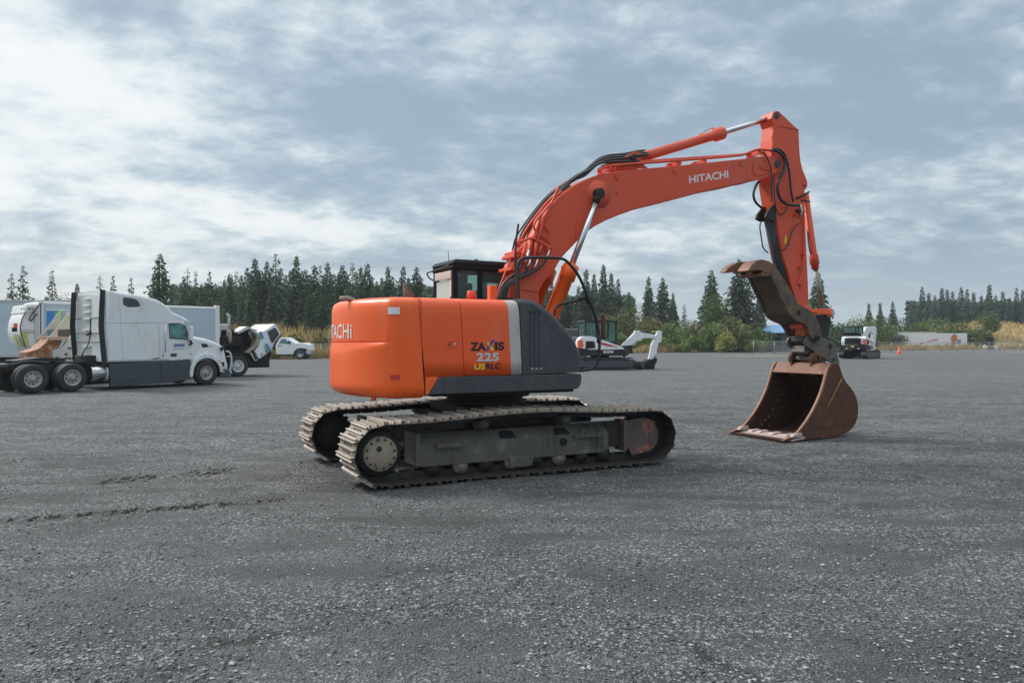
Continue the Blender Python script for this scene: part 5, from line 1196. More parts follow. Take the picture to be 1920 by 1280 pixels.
# ------------------------------------------------------------------ blue-grey box body at the far left
B_ = Frame(-29.5, 41.0, R(8))
BT = empty('box_trailer', (B_.X, B_.Y, 0), B_.a, 'pale blue-grey box trailer at the left edge, behind the refuse truck', 'trailer')
mb = MB(); mb.box(-8, 6.5, -1.25, 1.25, 1.0, 3.92); bx_ = mb.build('box_body', M['bluewhite'], BT, .03)
mb = MB(); mb.box(-8.02, 6.52, -1.27, 1.27, 3.86, 3.98); mb.box(-8.02, 6.52, -1.27, 1.27, .9, 1.02); mb.build('box_rail', M['rim'], bx_, .01)
mb = MB(); mb.box(-8, 5.8, -.5, .5, .6, .92); mb.build('chassis', M['black'], BT)
for x in (-6.2, -5, 3.4, 4.6): wheel(BT, x, -1.2, .5, .28, -1, dual=True); wheel(BT, x, 1.2, .5, .28, 1, dual=True)
# ------------------------------------------------------------------ pickup truck
K = Frame(-23.0, 75.0, R(2))
PK = empty('pickup_truck', (K.X, K.Y, 0), K.a, 'white pickup with dark flatbed, parked at the yard edge before the grassy bank', 'pickup truck')
pb = K.pl(Zk([(1075, 775), (1060, 620), (1120, 520), (1150, 490), (1200, 480), (1245, 482), (1300, 505), (1405, 573), (1555, 573), (1640, 598), (1662, 640), (1668, 700), (1600, 690), (1560, 672), (1450, 675), (1390, 720), (1365, 775)]), -1.0)
pc = shell(pb, 1.0, .09, 'body', M['white'], PK, 2)
plate(K, Zk([(1125, 585), (1165, 512), (1235, 505), (1285, 588)]), -1.0, 'side_window', M['glass_teal'], pc, .01)
mb = MB(); mb.prism(K.pl(Zk([(1250, 500), (1300, 512), (1385, 572), (1300, 560)]), -.9), -.93, .93); mb.build('windscreen', M['glass_dark'], pc)
plate(K, Zk([(1115, 612), (1168, 612), (1168, 628), (1115, 626)]), -1.0, 'door_handle', M['black'], pc, .02)
mb = MB(); mb.prism(K.pl(Zk([(1270, 545), (1315, 550), (1315, 590), (1275, 585)]), -1.15), -1.2, -1.0); mb.build('mirror', M['black'], PK, .02)
mb = MB(); mb.prism(K.pl(Zk([(1590, 700), (1672, 700), (1676, 745), (1655, 780), (1590, 790)]), -1.0), -1.02, 1.02); mb.build('bumper', M['chrome'], PK, .04)
mb = MB(); mb.prism(K.pl(Zk([(1040, 775), (1595, 760), (1590, 800), (1040, 800)]), -.9), -.9, .9); mb.prism(K.pl(Zk([(1575, 765), (1660, 755), (1640, 792), (1590, 797)]), -.9), -1.03, .9); mb.build('sill', M['black'], PK)
wxk, _ = K.q(*Zk([(1490, 790)])[0], -1.0); wheel(PK, wxk, -1.03, .50, .26, -1, 'rimw'); wheel(PK, wxk, 1.03, .50, .26, 1, 'rimw')
wheel(PK, wxk-3.9, -1.03, .50, .26, -1, 'rimw', dual=True); wheel(PK, wxk-3.9, 1.03, .50, .26, 1, 'rimw', dual=True)
mb = MB(); mb.prism([(wxk+.60*math.cos(math.pi*i/12), .5+.60*math.sin(math.pi*i/12)) for i in range(13)], -1.012, -.9); mb.build('wheel_arch', M['gap'], pc)
xb = K.q(*Zk([(1060, 700)])[0], -1.0)[0]
mb = MB(); mb.box(xb-3.6, xb-.12, -1.1, 1.1, .95, 1.08); mb.box(xb-.25, xb-.1, -1.0, 1.0, 1.0, 1.95); mb.build('flatbed', M['skirt'], PK, .01)
# ------------------------------------------------------------------ compact excavators
def mini(name, fr, rz, label, sc_, boomp, armp, bucketp, hood_open=False, bcyl=None):
    E = empty(name, (fr.X, fr.Y, 0), rz, label, 'compact excavator', 'white compact excavators in the yard')
    k = sc_
    for s in (-1, 1):
        mb = MB(); y = s*.85*k; prof = chaikin2([(-1.55*k, .0), (1.55*k, 0), (1.75*k, .35*k), (1.5*k, .62*k), (-1.5*k, .62*k), (-1.75*k, .35*k)], 2, True)
        prof = [(x, max(z, 0)) for x, z in prof]; mb.prism(prof, y-.2*k, y+.2*k); tr = mb.build('rubber_track', M['black'], E, .03*k)
        mb = MB(); mb.prism([(-1.2*k, .14*k), (1.2*k, .14*k), (1.1*k, .46*k), (-1.1*k, .46*k)], y+s*.2*k-.03, y+s*.2*k+.03)
        for x in (-1.35, 1.35): mb.cyl((x*k, y, .32*k), (x*k, y+s*.24*k, .32*k), .2*k, 16)
        mb.build('track_frame', M['skirt'], tr, .01)
        mb = MB()
        for i in range(22):
            x = (-1.5+i*.14)*k; mb.box(x, x+.06*k, y-.205*k, y+.205*k, .60*k, .645*k)
        mb.build('track_tread', M['tyre'], tr)
    mb = MB(); mb.box(.0*k, 2.1*k, -.5*k, -.35*k, .2*k, .35*k); mb.box(0, 2.1*k, .35*k, .5*k, .2*k, .35*k); mb.prism([(2.1*k, 0), (2.0*k, .22*k), (2.06*k, .42*k), (2.16*k, .42*k), (2.14*k, 0)], -1.0*k, 1.0*k); mb.build('dozer_blade', M['skirt'], E)
    mb = MB(); mb.cyl((0, 0, .55*k), (0, 0, .78*k), .5*k, 20); mb.box(-.4*k, .4*k, -.8*k, .8*k, .3*k, .55*k); mb.build('slewing_ring', M['gap'], E)
    pl_ = chaikin2([(-1.3*k, -.9*k), (-1.55*k, -.4*k), (-1.55*k, .4*k), (-1.3*k, .9*k), (1.1*k, .9*k), (1.25*k, .3*k), (1.6*k, .15*k), (1.6*k, -.2*k), (1.1*k, -.9*k)], 1, True)
    mb = MB(); mb.prism_z(pl_, .74*k, 1.08*k); base = mb.build('house_base', M['black'], E, .04*k, 3)
    mb = MB(); mb.prism(chaikin2([(-1.45*k, 1.06*k), (-1.5*k, 1.40*k), (-1.42*k, 1.68*k), (-1.15*k, 1.78*k), (-.6*k, 1.74*k), (.2*k, 1.45*k), (1.05*k, 1.16*k), (1.05*k, 1.06*k)], 1, True), -.92*k, -.35*k); hd_ = mb.build('engine_cover', M['white'], E, .06*k, 3)
    mb = MB(); mb.prism([(-1.10*k, 1.10*k), (-1.08*k, 1.52*k), (-.62*k, 1.50*k), (-.55*k, 1.15*k)], -.932*k, -.925*k); mb.build('side_grille', M['gap'], hd_)
    mb = MB(); mb.prism([(-.30*k, 1.46*k), (.0*k, 1.40*k), (.75*k, 1.20*k), (.2*k, 1.24*k), (-.22*k, 1.33*k)], -.934*k, -.925*k); mb.build('red_flash', M['red'], hd_)
    mb = MB(); mb.prism([(-1.5*k, 1.16*k), (-1.5*k, 1.55*k), (-1.28*k, 1.58*k), (-1.2*k, 1.3*k), (-1.3*k, 1.12*k)], -.94*k, -.75*k); mb.build('tail_reflector', M['conef'], hd_)
    mb = MB(); mb.prism([(-.25*k, .86*k), (.25*k, .86*k), (.25*k, .98*k), (-.25*k, .98*k)], -.915*k, -.905*k); text = mb
    text_map('lettering', 'E50', quad_fn((-.1*k, -.92*k, .88*k), (.45*k, -.92*k, .88*k), (-.1*k, -.92*k, 1.02*k), (.45*k, -.92*k, 1.02*k)), M['wlet'], base, .03)
    mb = MB(); mb.prism([(-1.5*k, 1.05*k), (-1.56*k, 1.35*k), (-1.45*k, 1.72*k), (-1.2*k, 1.78*k), (-.95*k, 1.70*k), (-.95*k, 1.05*k)], -.36*k, .88*k)
    rb = mb.build('rear_cover', M['white'] if hood_open else M['black'], E, .06*k, 3)
    if hood_open:
        mb = MB(); mb.box(-1.58*k, -1.50*k, -.6*k, .6*k, 1.12*k, 1.62*k); mb.build('engine_bay', M['gap'], rb)
        mb = MB(); mb.prism(chaikin2([(-1.55*k, 1.78*k), (-1.95*k, 2.05*k), (-1.9*k, 2.1*k), (-1.4*k, 1.86*k)], 1, True), -.65*k, .65*k); mb.build('raised_hood', M['black'], rb, .02)
        mb = MB(); mb.box(-1.605*k, -1.57*k, -.12*k, .12*k, .92*k, 1.02*k); mb.build('number_plate', M['yellow'], E)
        for y in (-.5, .4): mb = MB(); mb.box(-1.60*k, -1.57*k, y*k, (y+.1)*k, .78*k, .86*k); mb.build('tail_lamp', M['wlet'], E)
    # cab
    x0, x1, y0, y1, z0, z1 = -.95*k, .85*k, -.05*k if hood_open else -.28*k, .9*k, 1.05*k, 2.58*k
    mb = MB()
    for ax, ay in ((x0, y0), (x0, y1), (x1-.08, y0), (x1-.08, y1), (x0+.62*k, y0)):
        mb.box(ax, ax+.09*k, ay-.03*k, ay+.06*k, z0, z1)
    mb.prism(chaikin2([(x0-.05*k, z1-.06*k), (x0+.02, z1+.07*k), (x1-.02, z1+.07*k), (x1+.10*k, z1-.06*k)], 1, True), y0-.06*k, y1+.10*k); mb.box(x0, x1, y0, y1+.05*k, z0, z0+.42*k)
    cb = mb.build('cab', M['black'], E, .012)
    mb = MB(); mb.box(x0+.08*k, x1-.08*k, y0+.0, y0+.005, z0+.42*k, z1-.05*k); mb.box(x0+.03*k, x0+.035*k, y0+.08*k, y1-.05*k, z0+.42*k, z1-.08*k); mb.box(x1-.02, x1-.015, y0+.05, y1, z0+.3*k, z1-.06*k); mb.box(x0+.08*k, x1-.08*k, y1+.0, y1+.005, z0+.42*k, z1-.05*k); mb.build('cab_window', M['glass'], cb)
    mb = MB(); mb.box(x0+.25*k, x0+.42*k, .15*k, .65*k, z0+.4*k, z0+1.1*k); mb.build('seat', M['seat'], cb, .03)
    # boom, arm, bucket
    mb = MB(); mb.prism(boomp, -.11*k, .11*k); bm_ = mb.build('boom', M['white'], E, .015)
    mb = MB(); mb.prism(armp, -.09*k, .09*k); am_ = mb.build('arm', M['white'], E, .012)
    mb = MB(); mb.prism(bucketp, -.32*k, .32*k); mb.build('bucket', M['gap'], E, .02)
    mb = MB(); bx0 = boomp[0]; mb.prism([(1.15*k, .80*k), (1.2*k, 1.25*k), (1.75*k, 1.3*k), (1.85*k, .85*k)], -.2*k, .2*k); mb.build('swing_bracket', M['black'], E, .02)
    for c_ in (bcyl or []):
        mb = MB(); mb.tube([(c_[0][0], 0, c_[0][1]), (c_[1][0], 0, c_[1][1])], c_[2], 10); mb.build('hydraulic_cylinder', M[c_[3]], bm_)
    return E
Zm = lambda pts: [(1060+x/8, 560+y/8) for x, y in pts]
F1 = Frame(5.55, 47.2, R(12))
bo = F1.pl(Zm([(812, 772), (852, 690), (1040, 512), (1045, 478), (1112, 475), (1135, 502), (1345, 540), (1350, 588), (1160, 592), (1132, 630), (1082, 624), (850, 812)]), -.1)
ar = F1.pl(Zm([(1335, 600), (1375, 520), (1390, 480), (1445, 482), (1452, 505), (1440, 650), (1402, 662), (1372, 800), (1342, 862), (1312, 905), (1250, 905), (1265, 850), (1292, 700)]), -.1)
bu = F1.pl(Zm([(1098, 1022), (1170, 950), (1228, 912), (1300, 905), (1345, 880), (1356, 925), (1322, 985), (1312, 1062), (1205, 1062), (1150, 1025)]), -.1)
bu = [(x, max(.0, z)) for x, z in bu]
q = lambda u, v: F1.q(1060+u/8, 560+v/8, -.1)
mini('compact_excavator', F1, F1.a, 'white compact excavator seen from the side, between the orange machine and the shrubs', 1.17, bo, ar, bu, False,
     [(q(1115, 492), q(1290, 495), .05, 'black'), (q(1290, 495), q(1400, 492), .03, 'paleyellow'), (q(880, 870), q(1000, 730), .08, 'black'), (q(1000, 730), q(1090, 635), .05, 'chrome'), (q(1415, 670), q(1385, 790), .05, 'black'), (q(1385, 780), q(1345, 900), .03, 'chrome'), (q(1330, 850), q(1345, 930), .09, 'black')])
F2 = Frame(35.6, 76.6, R(48))
Zn = lambda pts: [(1540+x/5.053, 520+y/5.053) for x, y in pts]
bo = F2.pl(Zn([(388, 640), (375, 560), (405, 490), (415, 470), (455, 466), (462, 500), (440, 530), (425, 570), (440, 660), (420, 690)]), 0)
ar = F2.pl(Zn([(440, 470), (500, 463), (514, 480), (510, 530), (500, 640), (504, 690), (478, 690), (478, 600), (478, 530), (455, 510)]), 0)
bu = [(x, max(0, z)) for x, z in F2.pl(Zn([(460, 700), (500, 680), (522, 700), (524, 745), (500, 765), (465, 765)]), 0)]
mini('compact_excavator', F2, F2.a, 'white compact excavator seen from behind with its engine hood raised, right of the rusty bucket', 1.27, bo, ar, bu, True, None)
# a dark machine mostly hidden behind the charcoal cover
F3 = Frame(4.0, 52.5, R(75))
E3 = empty('tracked_loader', (F3.X, F3.Y, 0), F3.a, 'dark compact tracked machine half hidden behind the charcoal nose of the orange excavator', 'tracked loader')
for s in (-1, 1):
    mb = MB(); mb.prism(chaikin2([(-1.2, 0), (1.2, 0), (1.5, .5), (1.1, .8), (-1.1, .8), (-1.5, .5)], 1, True), s*.9-.2, s*.9+.2); mb.build('rubber_track', M['black'], E3, .02)
mb = MB(); mb.box(-1.3, 1.0, -.75, .75, .5, 1.5); mb.prism([(-.8, 1.5), (-.7, 2.6), (.7, 2.65), (.9, 1.5)], -.7, .7); mb.build('body', M['grey'], E3, .05)
mb = MB(); mb.prism([(-.6, 1.7), (-.55, 2.4), (.55, 2.4), (.65, 1.7)], -.71, -.705); mb.build('side_window', M['glass_teal'], E3)
# ------------------------------------------------------------------ traffic cone
cx_, cy_ = ground(1686, 664); TCN = empty('traffic_cone', (cx_, cy_, 0), 0, 'orange-red traffic cone standing alone at the yard edge, left of the lettered trailer', 'traffic cone')
mb = MB(); mb.lathe([(.27, .04), (.24, .3), (.10, 1.0), (.08, 1.12), (0, 1.13)], (0, 0, 0), 'z', 20); mb.build('cone_body', M['conef'], TCN)
mb = MB(); mb.box(-.34, .34, -.34, .34, 0, .05); mb.build('cone_base', M['conef'], TCN, .02)
mb = MB(); mb.lathe([(.225, .42), (.185, .62)], (0, 0, 0), 'z', 20); mb.build('cone_band', mat('pale_pink_band', (.80, .35, .30), .5), TCN)
# ------------------------------------------------------------------ lettered trailer at the far right
D_ = 165.0; px2x = lambda u, D: (u-CU)/FPX*D
TR = empty('lettered_trailer', (px2x(1688, D_), D_, 0), R(1), 'long low white trailer with slanting pink-red lettering beyond the fence at far right', 'trailer')
L_ = px2x(1815, D_)-px2x(1688, D_)
mb = MB(); mb.box(0, L_, 0, 2.5, .75, 3.55); tbx = mb.build('trailer_body', mat('lilac_white_paint', (.80, .81, .86), .5, 0, .05, .6), TR, .04)
mb = MB(); mb.box(.1, L_*.545, .1, 2.4, 3.56, 3.85); mb.build('roof_hatch', M['cream'], tbx, .03)
text_map('lettering', 'Move Us Today', quad_fn((L_*.29, -.012, .95), (L_*.575, -.012, 1.95), (L_*.285, -.012, 1.45), (L_*.57, -.012, 2.5)), M['pink'], tbx, .09, .35)
mb = MB(); mb.prism(chaikin2([(L_*.76, 1.5), (L_*.755, 2.5), (L_*.78, 3.3), (L_*.82, 3.4), (L_*.85, 3.0), (L_*.85, 1.7)], 2, True), -.012, -.002); mb.build('picture', mat('orange_brown_picture', (.60, .20, .06), .5, 0, .2, .9, second=(.22, .06, .04), sw=(.5, .6)), tbx)
mb = MB(); mb.box(L_*.85, L_*.905, -.012, -.002, 1.2, 2.2); mb.box(L_*.76, L_*.85, -.013, -.003, 1.15, 1.6); mb.build('picture', mat('grey_picture', (.24, .27, .32), .5), tbx)
mb = MB(); mb.box(.4, L_-.4, .5, 2, .5, .75)
for x in (L_-1.5, L_-2.8, 2.0): mb.cyl((x, 0.1, .48), (x, 2.4, .48), .48, 16)
mb.build('running_gear', M['black'], TR)
TK = empty('storage_tank', (px2x(1681, 160), 160, 0), 0, 'small black horizontal tank on legs at the left end of the lettered trailer', 'tank')
mb = MB(); mb.tube([(-.9, 0, 2.3), (-.75, 0, 2.3), (.75, 0, 2.3), (.9, 0, 2.3)], [.7, .95, .95, .7], 20); mb.build('tank_shell', M['grey'], TK)
mb = MB(); mb.box(-.6, -.4, -.6, .6, 0, 1.6); mb.box(.4, .6, -.6, .6, 0, 1.6); mb.build('tank_legs', M['rim'], TK)
CT = empty('utility_cart', (px2x(1852, 163), 163, 0), 0, 'dark box cart on white wheels right of the lettered trailer, below the grassy hill', 'cart')
mb = MB(); mb.box(-.8, .9, -.6, .6, .9, 2.7); mb.build('cart_box', M['gap'], CT, .05)
for x in (-.9, 1.4): mb = MB(); mb.cyl((x, -.7, .55), (x, -.4, .55), .45, 16); mb.build('wheel', M['white'], CT)
# ------------------------------------------------------------------ building with a blue roof
HB = empty('shed_building', (px2x(1440, 131), 131, 0), R(-32), 'grey building with blue metal roof and tan gable behind the shrubs, seen below the thumb', 'building')
HB.scale = (1.11, 1.11, 1.11)
mb = MB(); mb.box(-3.4, 4.4, -.2, 6, 0, 3.0); mb.build('wall', M['wall_grey'], HB)
mb = MB(); mb.prism_z([(-3.45, -.25), (-3.38, -.25), (-3.38, 6), (-3.45, 6)], 0, 3.02); mb.build('trim_board', M['white'], HB)
mb = MB(); mb.add([(-4.2, -1.0, 2.95), (5, -1.0, 2.95), (5, 3, 4.2), (-4.2, 3, 4.2), (-4.2, 7, 2.95), (5, 7, 2.95)], [(0, 1, 2, 3), (3, 2, 5, 4)]); rf = mb.build('roof', M['roof_blue'], HB, fix=False); rf.modifiers.new('t', 'SOLIDIFY').thickness = .12
mb = MB(); mb.add([(-4.1, -.9, 2.9), (-4.1, 6.9, 2.9), (-4.1, 3, 4.1)], [(0, 1, 2)]); mb.build('gable', M['gable'], HB, fix=False).modifiers.new('t', 'SOLIDIFY').thickness = .06
mb = MB()
for x in (.5,): mb.box(x, x+1.6, -.24, -.2, 1.0, 2.2)
mb.build('window', M['glass_dark'], HB)
# =================================================================== FIELD, BANKS, FENCES
def earthm(name, a, b, sc_=.3):
    m = bpy.data.materials.new(name); m.use_nodes = True; T = NT(m.node_tree); bs = T.n['Principled BSDF']; P = T.new('ShaderNodeNewGeometry').outputs['Position']
    n = T.noise(P, sc_, 6, .65, .3); cc = T.mix(T.ramp(n, .35, .68), c4(a), c4(b)); n2 = T.noise(P, sc_*9, 5, .7); cc = T.mix(T.math('MULTIPLY', n2, .5), cc, c4((a[0]*.5, a[1]*.6, a[2]*.5)))
    T.l.new(cc, bs.inputs['Base Color']); bs.inputs['Roughness'].default_value = .95; return m
dryg = earthm('dry_field_soil', (.24, .185, .10), (.42, .34, .18))
ed = [ground(u, v) for u, v in ((-600, 682), (-100, 676), (300, 674), (520, 672), (640, 671), (800, 669), (1060, 664.5), (1240, 661), (1420, 658.5), (1560, 658), (1900, 654.5), (2400, 653))]
rows = []
for x, y in ed: rows.append((x, y))
mb = MB(); mb.sheet([[(x, y, .012) for x, y in rows], [(x*1.08, y+6, .03) for x, y in rows], [(x*1.9, 420, .05) for x, y in rows]], smooth=False); tag(mb.build('field', dryg, fix=False), 'dry straw-coloured ground beyond the yard', None, None, 'structure')
mb = MB()
for (u0, v0, u1, v1, w2) in ((1330, 667.5, 1555, 666.5, 1.1), (1645, 664.5, 1680, 664.5, 1.2), (1870, 660.5, 2000, 660, 1.6)):
    a, b = ground(u0, v0), ground(u1, v1); n = 24; r0_, r1_ = [], []
    for i in range(n+1):
        k = i/n; x, y = a[0]+(b[0]-a[0])*k, a[1]+(b[1]-a[1])*k; ww = w2*(.4+.6*math.sin(math.pi*k))*(1+.5*mn.noise(Vector((x*.6, 3, 1)))); r0_.append((x, y-ww, .006)); r1_.append((x, y+ww, .006))
    mb.sheet([r0_, r1_], smooth=False)
tag(mb.build('straw_strips', earthm('straw_debris', (.40, .34, .20), (.55, .48, .30), 1.2), fix=False), 'pale straw lying in thin strips on the far gravel', 'straw', None, 'stuff')
def mound(name, cx, cy, lx, ly, hgt_, m, lab, seed):
    mb = MB(); nx, ny = 60, 24; rows = []
    for j in range(ny+1):
        r_ = []
        for i in range(nx+1):
            a, b = i/nx*2-1, j/ny*2-1; e = max(0, 1-a**6)*max(0, 1-b*b); x, y = cx+a*lx, cy+b*ly
            r_.append((x, y, -.05+hgt_*e*(1+.25*mn.noise(Vector((x*.15, y*.15, seed))))+.15*mn.noise(Vector((x*.7, y*.7, seed)))*e))
        rows.append(r_)
    mb.sheet(rows); o = mb.build(name, m, fix=False); tag(o, lab, None, None, 'structure'); return rows
bank = mound('hill', -31, 97, 24, 9, 3.3, earthm('bank_grass', (.20, .17, .075), (.40, .31, .14), .5), 'grassy bank left of the orange excavator', 2)
hill = mound('hill', px2x(1960, 200), 205, 32, 22, 6.2, earthm('hill_grass', (.30, .22, .10), (.46, .36, .18), .3), 'straw-coloured hill at the right edge', 5)
# dry grass
mb = MB()
def blade_at(x, y, z, h, wdt):
    a = rnd.random()*6.28; dx, dy = math.cos(a)*wdt, math.sin(a)*wdt; lx, ly = rnd.uniform(-.3, .3)*h, rnd.uniform(-.3, .3)*h
    mb.add([(x-dx, y-dy, z), (x+dx, y+dy, z), (x+lx, y+ly, z+h)], [(0, 1, 2)])
def edge_y(x):
    for (xa, ya), (xb, yb) in zip(ed, ed[1:]):
        if xa <= x <= xb: return ya+(yb-ya)*(x-xa)/(xb-xa)
    return None
for i in range(32000):
    u = rnd.uniform(440, 1960); 
    if 640 < u < 1000 and rnd.random() < .6: continue
    # pick a point on the edge near this direction
    k = (u-CU)/FPX; y = 100
    for _ in range(6):
        e = edge_y(k*y); 
        if e is None: break
        y = e
    y += abs(rnd.gauss(0, 5)); x = k*y
    h = (.5+.9*rnd.random()**2)*(1 if mn.noise(Vector((x*.25, 0, 3))) > -.1 else .5)
    blade_at(x, y, 0, h*1.15, .06+.05*rnd.random())
gr_ = mb.build('dry_grass', M['dry'], fix=False); tag(gr_, 'tall straw-coloured grass along the far edge of the yard', 'grass', None, 'stuff')
mb = MB()
def on_rows(rows, n, h0, h1, w0, ylim):
    for i in range(n):
        r_ = rows[rnd.randrange(2, len(rows)-8 if ylim else len(rows)-2)]; p = r_[rnd.randrange(1, len(r_)-1)]
        if p[2] < .1: continue
        blade_at(p[0]+rnd.uniform(-.5, .5), p[1]+rnd.uniform(-.5, .5), p[2]-.15, rnd.uniform(h0, h1), w0)
on_rows(bank, 9000, .5, 1.5, .09, True); on_rows(hill, 6000, .5, 1.6, .14, True)
tag(mb.build('bank_grass', M['dry'], fix=False), 'dry tufted grass covering the banks behind the yard', 'grass', None, 'stuff')
def fence(u0, v0, u1, v1, hpx, n, lab, wires=7):
    a, b = Vector((*ground(u0, v0), 0)), Vector((*ground(u1, v1), 0)); h_ = hpx
    o = empty('wire_fence', a, 0, lab, 'fence'); d = b-a; first = None
    for i in range(n+1):
        p = d*i/n
        mb = MB(); mb.tube([(p.x, p.y, 0), (p.x, p.y, h_)], .045, 6); mb.build('fence_post', M['fence'], o)
    mb = MB(); mb.tube([(0, 0, h_), (d.x, d.y, h_)], .035, 6); mb.build('top_rail', M['fence'], o)
    mb = MB(); L = d.length; m_ = int(L/.32)
    dn = d.normalized()
    for i in range(m_):
        for sg in (1, -1):
            s0 = i*.32; s1 = s0+sg*h_*.9
            if s1 < 0 or s1 > L: continue
            mb.tube([dn*s0, dn*s1+Vector((0, 0, h_))], .008, 3, caps=False)
    mb.build('wire_mesh', M['fence'], o, fix=False)
    return o
fence(1413, 664, 1560, 662, 1.75, 4, 'low galvanised mesh fence before the blue-roofed building')
fence(1640, 660, 2000, 659, 1.6, 12, 'galvanised mesh fence in front of the lettered trailer')
fence(572, 671, 660, 670.5, 1.45, 3, 'galvanised mesh fence right of the white pickup')
# =================================================================== TREES
from array import array
def fir_mesh(seed, H, Rb, dens=1.0, gap=.0, droop=.35, power=.8, spiky=0):
    r_ = random.Random(seed); mb = MB(); z = H*.05; lean = r_.random()*6.28
    while z < H*.985:
        k = z/H; rad = Rb*1.38*(1-k)**(power+.28)*(.82+.36*mn.noise(Vector((z*.9, seed, 0)))+.12*r_.random())+.03
        nb = int((5 if spiky else 8)+3*r_.random()); a0 = r_.random()*6.28
        for b in range(nb):
            if r_.random() < gap: continue
            a = a0+6.283*(b+.5*r_.random())/nb; L = rad*(.62+.5*r_.random()); L *= 1+.25*mn.noise(Vector((math.cos(a)*2, math.sin(a)*2, z*.5+seed)))
            ca, sa = math.cos(a), math.sin(a); m_ = max(1, int(L/.36*dens+.5)); zo = r_.uniform(-.12, .12)
            for j in range(m_):
                t = (j+.5*r_.random()+.2)/m_; x0 = L*t; zz = z+zo-droop*L*t*t+.12*L*t*(1-t)
                s = (.20+.16*r_.random())*(1.25-.45*t)*(.45+.55*min(1, (1-k)*3.2)); w_ = s*1.9; tw = r_.uniform(-.75, .75); oy = r_.gauss(0, .14+.10*t)
                px_, py_ = x0*ca+oy*sa, x0*sa-oy*ca; dx, dy = ca*math.cos(tw)-sa*math.sin(tw), sa*math.cos(tw)+ca*math.sin(tw)
                dz = -.22*w_-droop*.35*w_*t
                mb.add([(px_, py_, zz), (px_+dx*w_*.45-dy*s*.6, py_+dy*w_*.45+dx*s*.6, zz-.16*w_-r_.random()*.16), (px_+dx*w_*1.1, py_+dy*w_*1.1, zz+dz), (px_+dx*w_*.45+dy*s*.6, py_+dy*w_*.45-dx*s*.6, zz-.16*w_-r_.random()*.16)], [(0, 1, 2, 3)])
                if r_.random() < .7: mb.add([(px_-dx*.1, py_-dy*.1, zz+.08), (px_+dx*w_*.95, py_+dy*w_*.95, zz-.08), (px_+dx*w_*.4, py_+dy*w_*.4, zz-s*1.5)], [(0, 1, 2)])
        z += H/14*(.30+.10*r_.random())*(1.35 if spiky else .95)*(1.1-.45*k)
    return mb
def trunk_mb(H, r, seed, limbs=14):
    r_ = random.Random(seed); mb = MB(); mb.tube([(0, 0, -.2), (.05*r_.uniform(-1, 1), 0, H*.3), (.08*r_.uniform(-1, 1), .05, H*.7), (0, 0, H)], [r, r*.75, r*.4, .02], 7)
    for i in range(limbs):
        z = H*(.12+.8*r_.random()); a = r_.random()*6.28; L = (1-z/H)*H*.18+.3; mb.tube([(0, 0, z), (math.cos(a)*L*.6, math.sin(a)*L*.6, z+.02*L), (math.cos(a)*L, math.sin(a)*L, z-.15*L)], [r*.18, r*.10, .01], 4)
    return mb
KINDS = {}
def fir_kind(key, **kw):
    H = kw.pop('H'); seed = kw.pop('seed'); 
    c = fir_mesh(seed, H, **kw); t = trunk_mb(H, H*.013+.05, seed)
    KINDS[key] = [c, t, H, None]
for i in range(7):
    fir_kind('dense%d' % i, H=14, seed=20+i, Rb=2.6+.3*(i % 3), dens=1.0, gap=.0 if i % 2 else .10, droop=.34+.08*(i % 3), power=.74+.09*(i % 3))
fir_kind('open0', H=14, seed=51, Rb=3.2, dens=.85, gap=.18, droop=.34, power=.75, spiky=1)
fir_kind('open1', H=14, seed=52, Rb=2.5, dens=.75, gap=.28, droop=.15, power=.85, spiky=1)
fir_kind('open2', H=14, seed=53, Rb=3.9, dens=1.0, gap=.12, droop=.42, power=.62)
fir_kind('thin', H=14, seed=54, Rb=1.1, dens=.7, gap=.5, droop=.2, power=.6, spiky=1)
CACHE = {}
def plant_fir(kind, u, vtop, D, label, m='fir', rz=None, lean=0, group=None, name='fir_tree'):
    top = EYE+(CV-vtop)*D/FPX; x = px2x(u, D); c, t, H, _ = KINDS[kind]; k = top/H
    root = empty(name, (x, D, 0), rnd.random()*6.28 if rz is None else rz, label, 'tree', group); root.scale = (k, k, k)
    if (kind, m) not in CACHE:
        oc_ = c.build('crown', M[m], root, fix=False); ot = t.build('trunk', M['wood'], root, fix=False); CACHE[(kind, m)] = (oc_.data, ot.data)
    else:
        for nm, d in zip(('crown', 'trunk'), CACHE[(kind, m)]):
            o = bpy.data.objects.new(nm, d); col.objects.link(o); o.parent = root
    return root
ordn = lambda i: ['first', 'second', 'third', 'fourth', 'fifth', 'sixth', 'seventh', 'eighth', 'ninth', 'tenth', 'eleventh', 'twelfth', 'thirteenth', 'fourteenth', 'fifteenth', 'sixteenth', 'seventeenth', 'eighteenth', 'nineteenth', 'twentieth'][i]
# left group, one by one
plant_fir('open0', 22, 512, 112, 'smaller of the two open firs above the box trailer at the left edge')
plant_fir('open0', 43, 497, 110, 'taller of the two open firs above the box trailer at the left edge')
plant_fir('open1', 97, 505, 112, 'thin open fir standing alone above the refuse tailgate')
plant_fir('dense1', 145, 530, 118, 'small fir peeping over the far rubber fairing of the semi tractor')
plant_fir('open1', 212, 515, 122, 'pale open fir above the sleeper roof, left of two')
plant_fir('open1', 246, 519, 122, 'pale open fir above the sleeper roof, right of two')
plant_fir('open2', 300, 474, 92, 'big dark fir with drooping boughs rising over the sleeper roof')
for i, (u, v, kd) in enumerate(((187, 515, 'thin'), (352, 502, 'thin'), (367, 507, 'thin'))):
    plant_fir(kd, u, v, 118, ('bare snag left of the pale firs above the sleeper roof', 'taller bare snag between the big dark fir and the wood', 'shorter bare snag between the big dark fir and the wood')[i], name='dead_tree')
plant_fir('open1', 393, 507, 116, 'narrow open fir left of the wood, above the white refuse body')
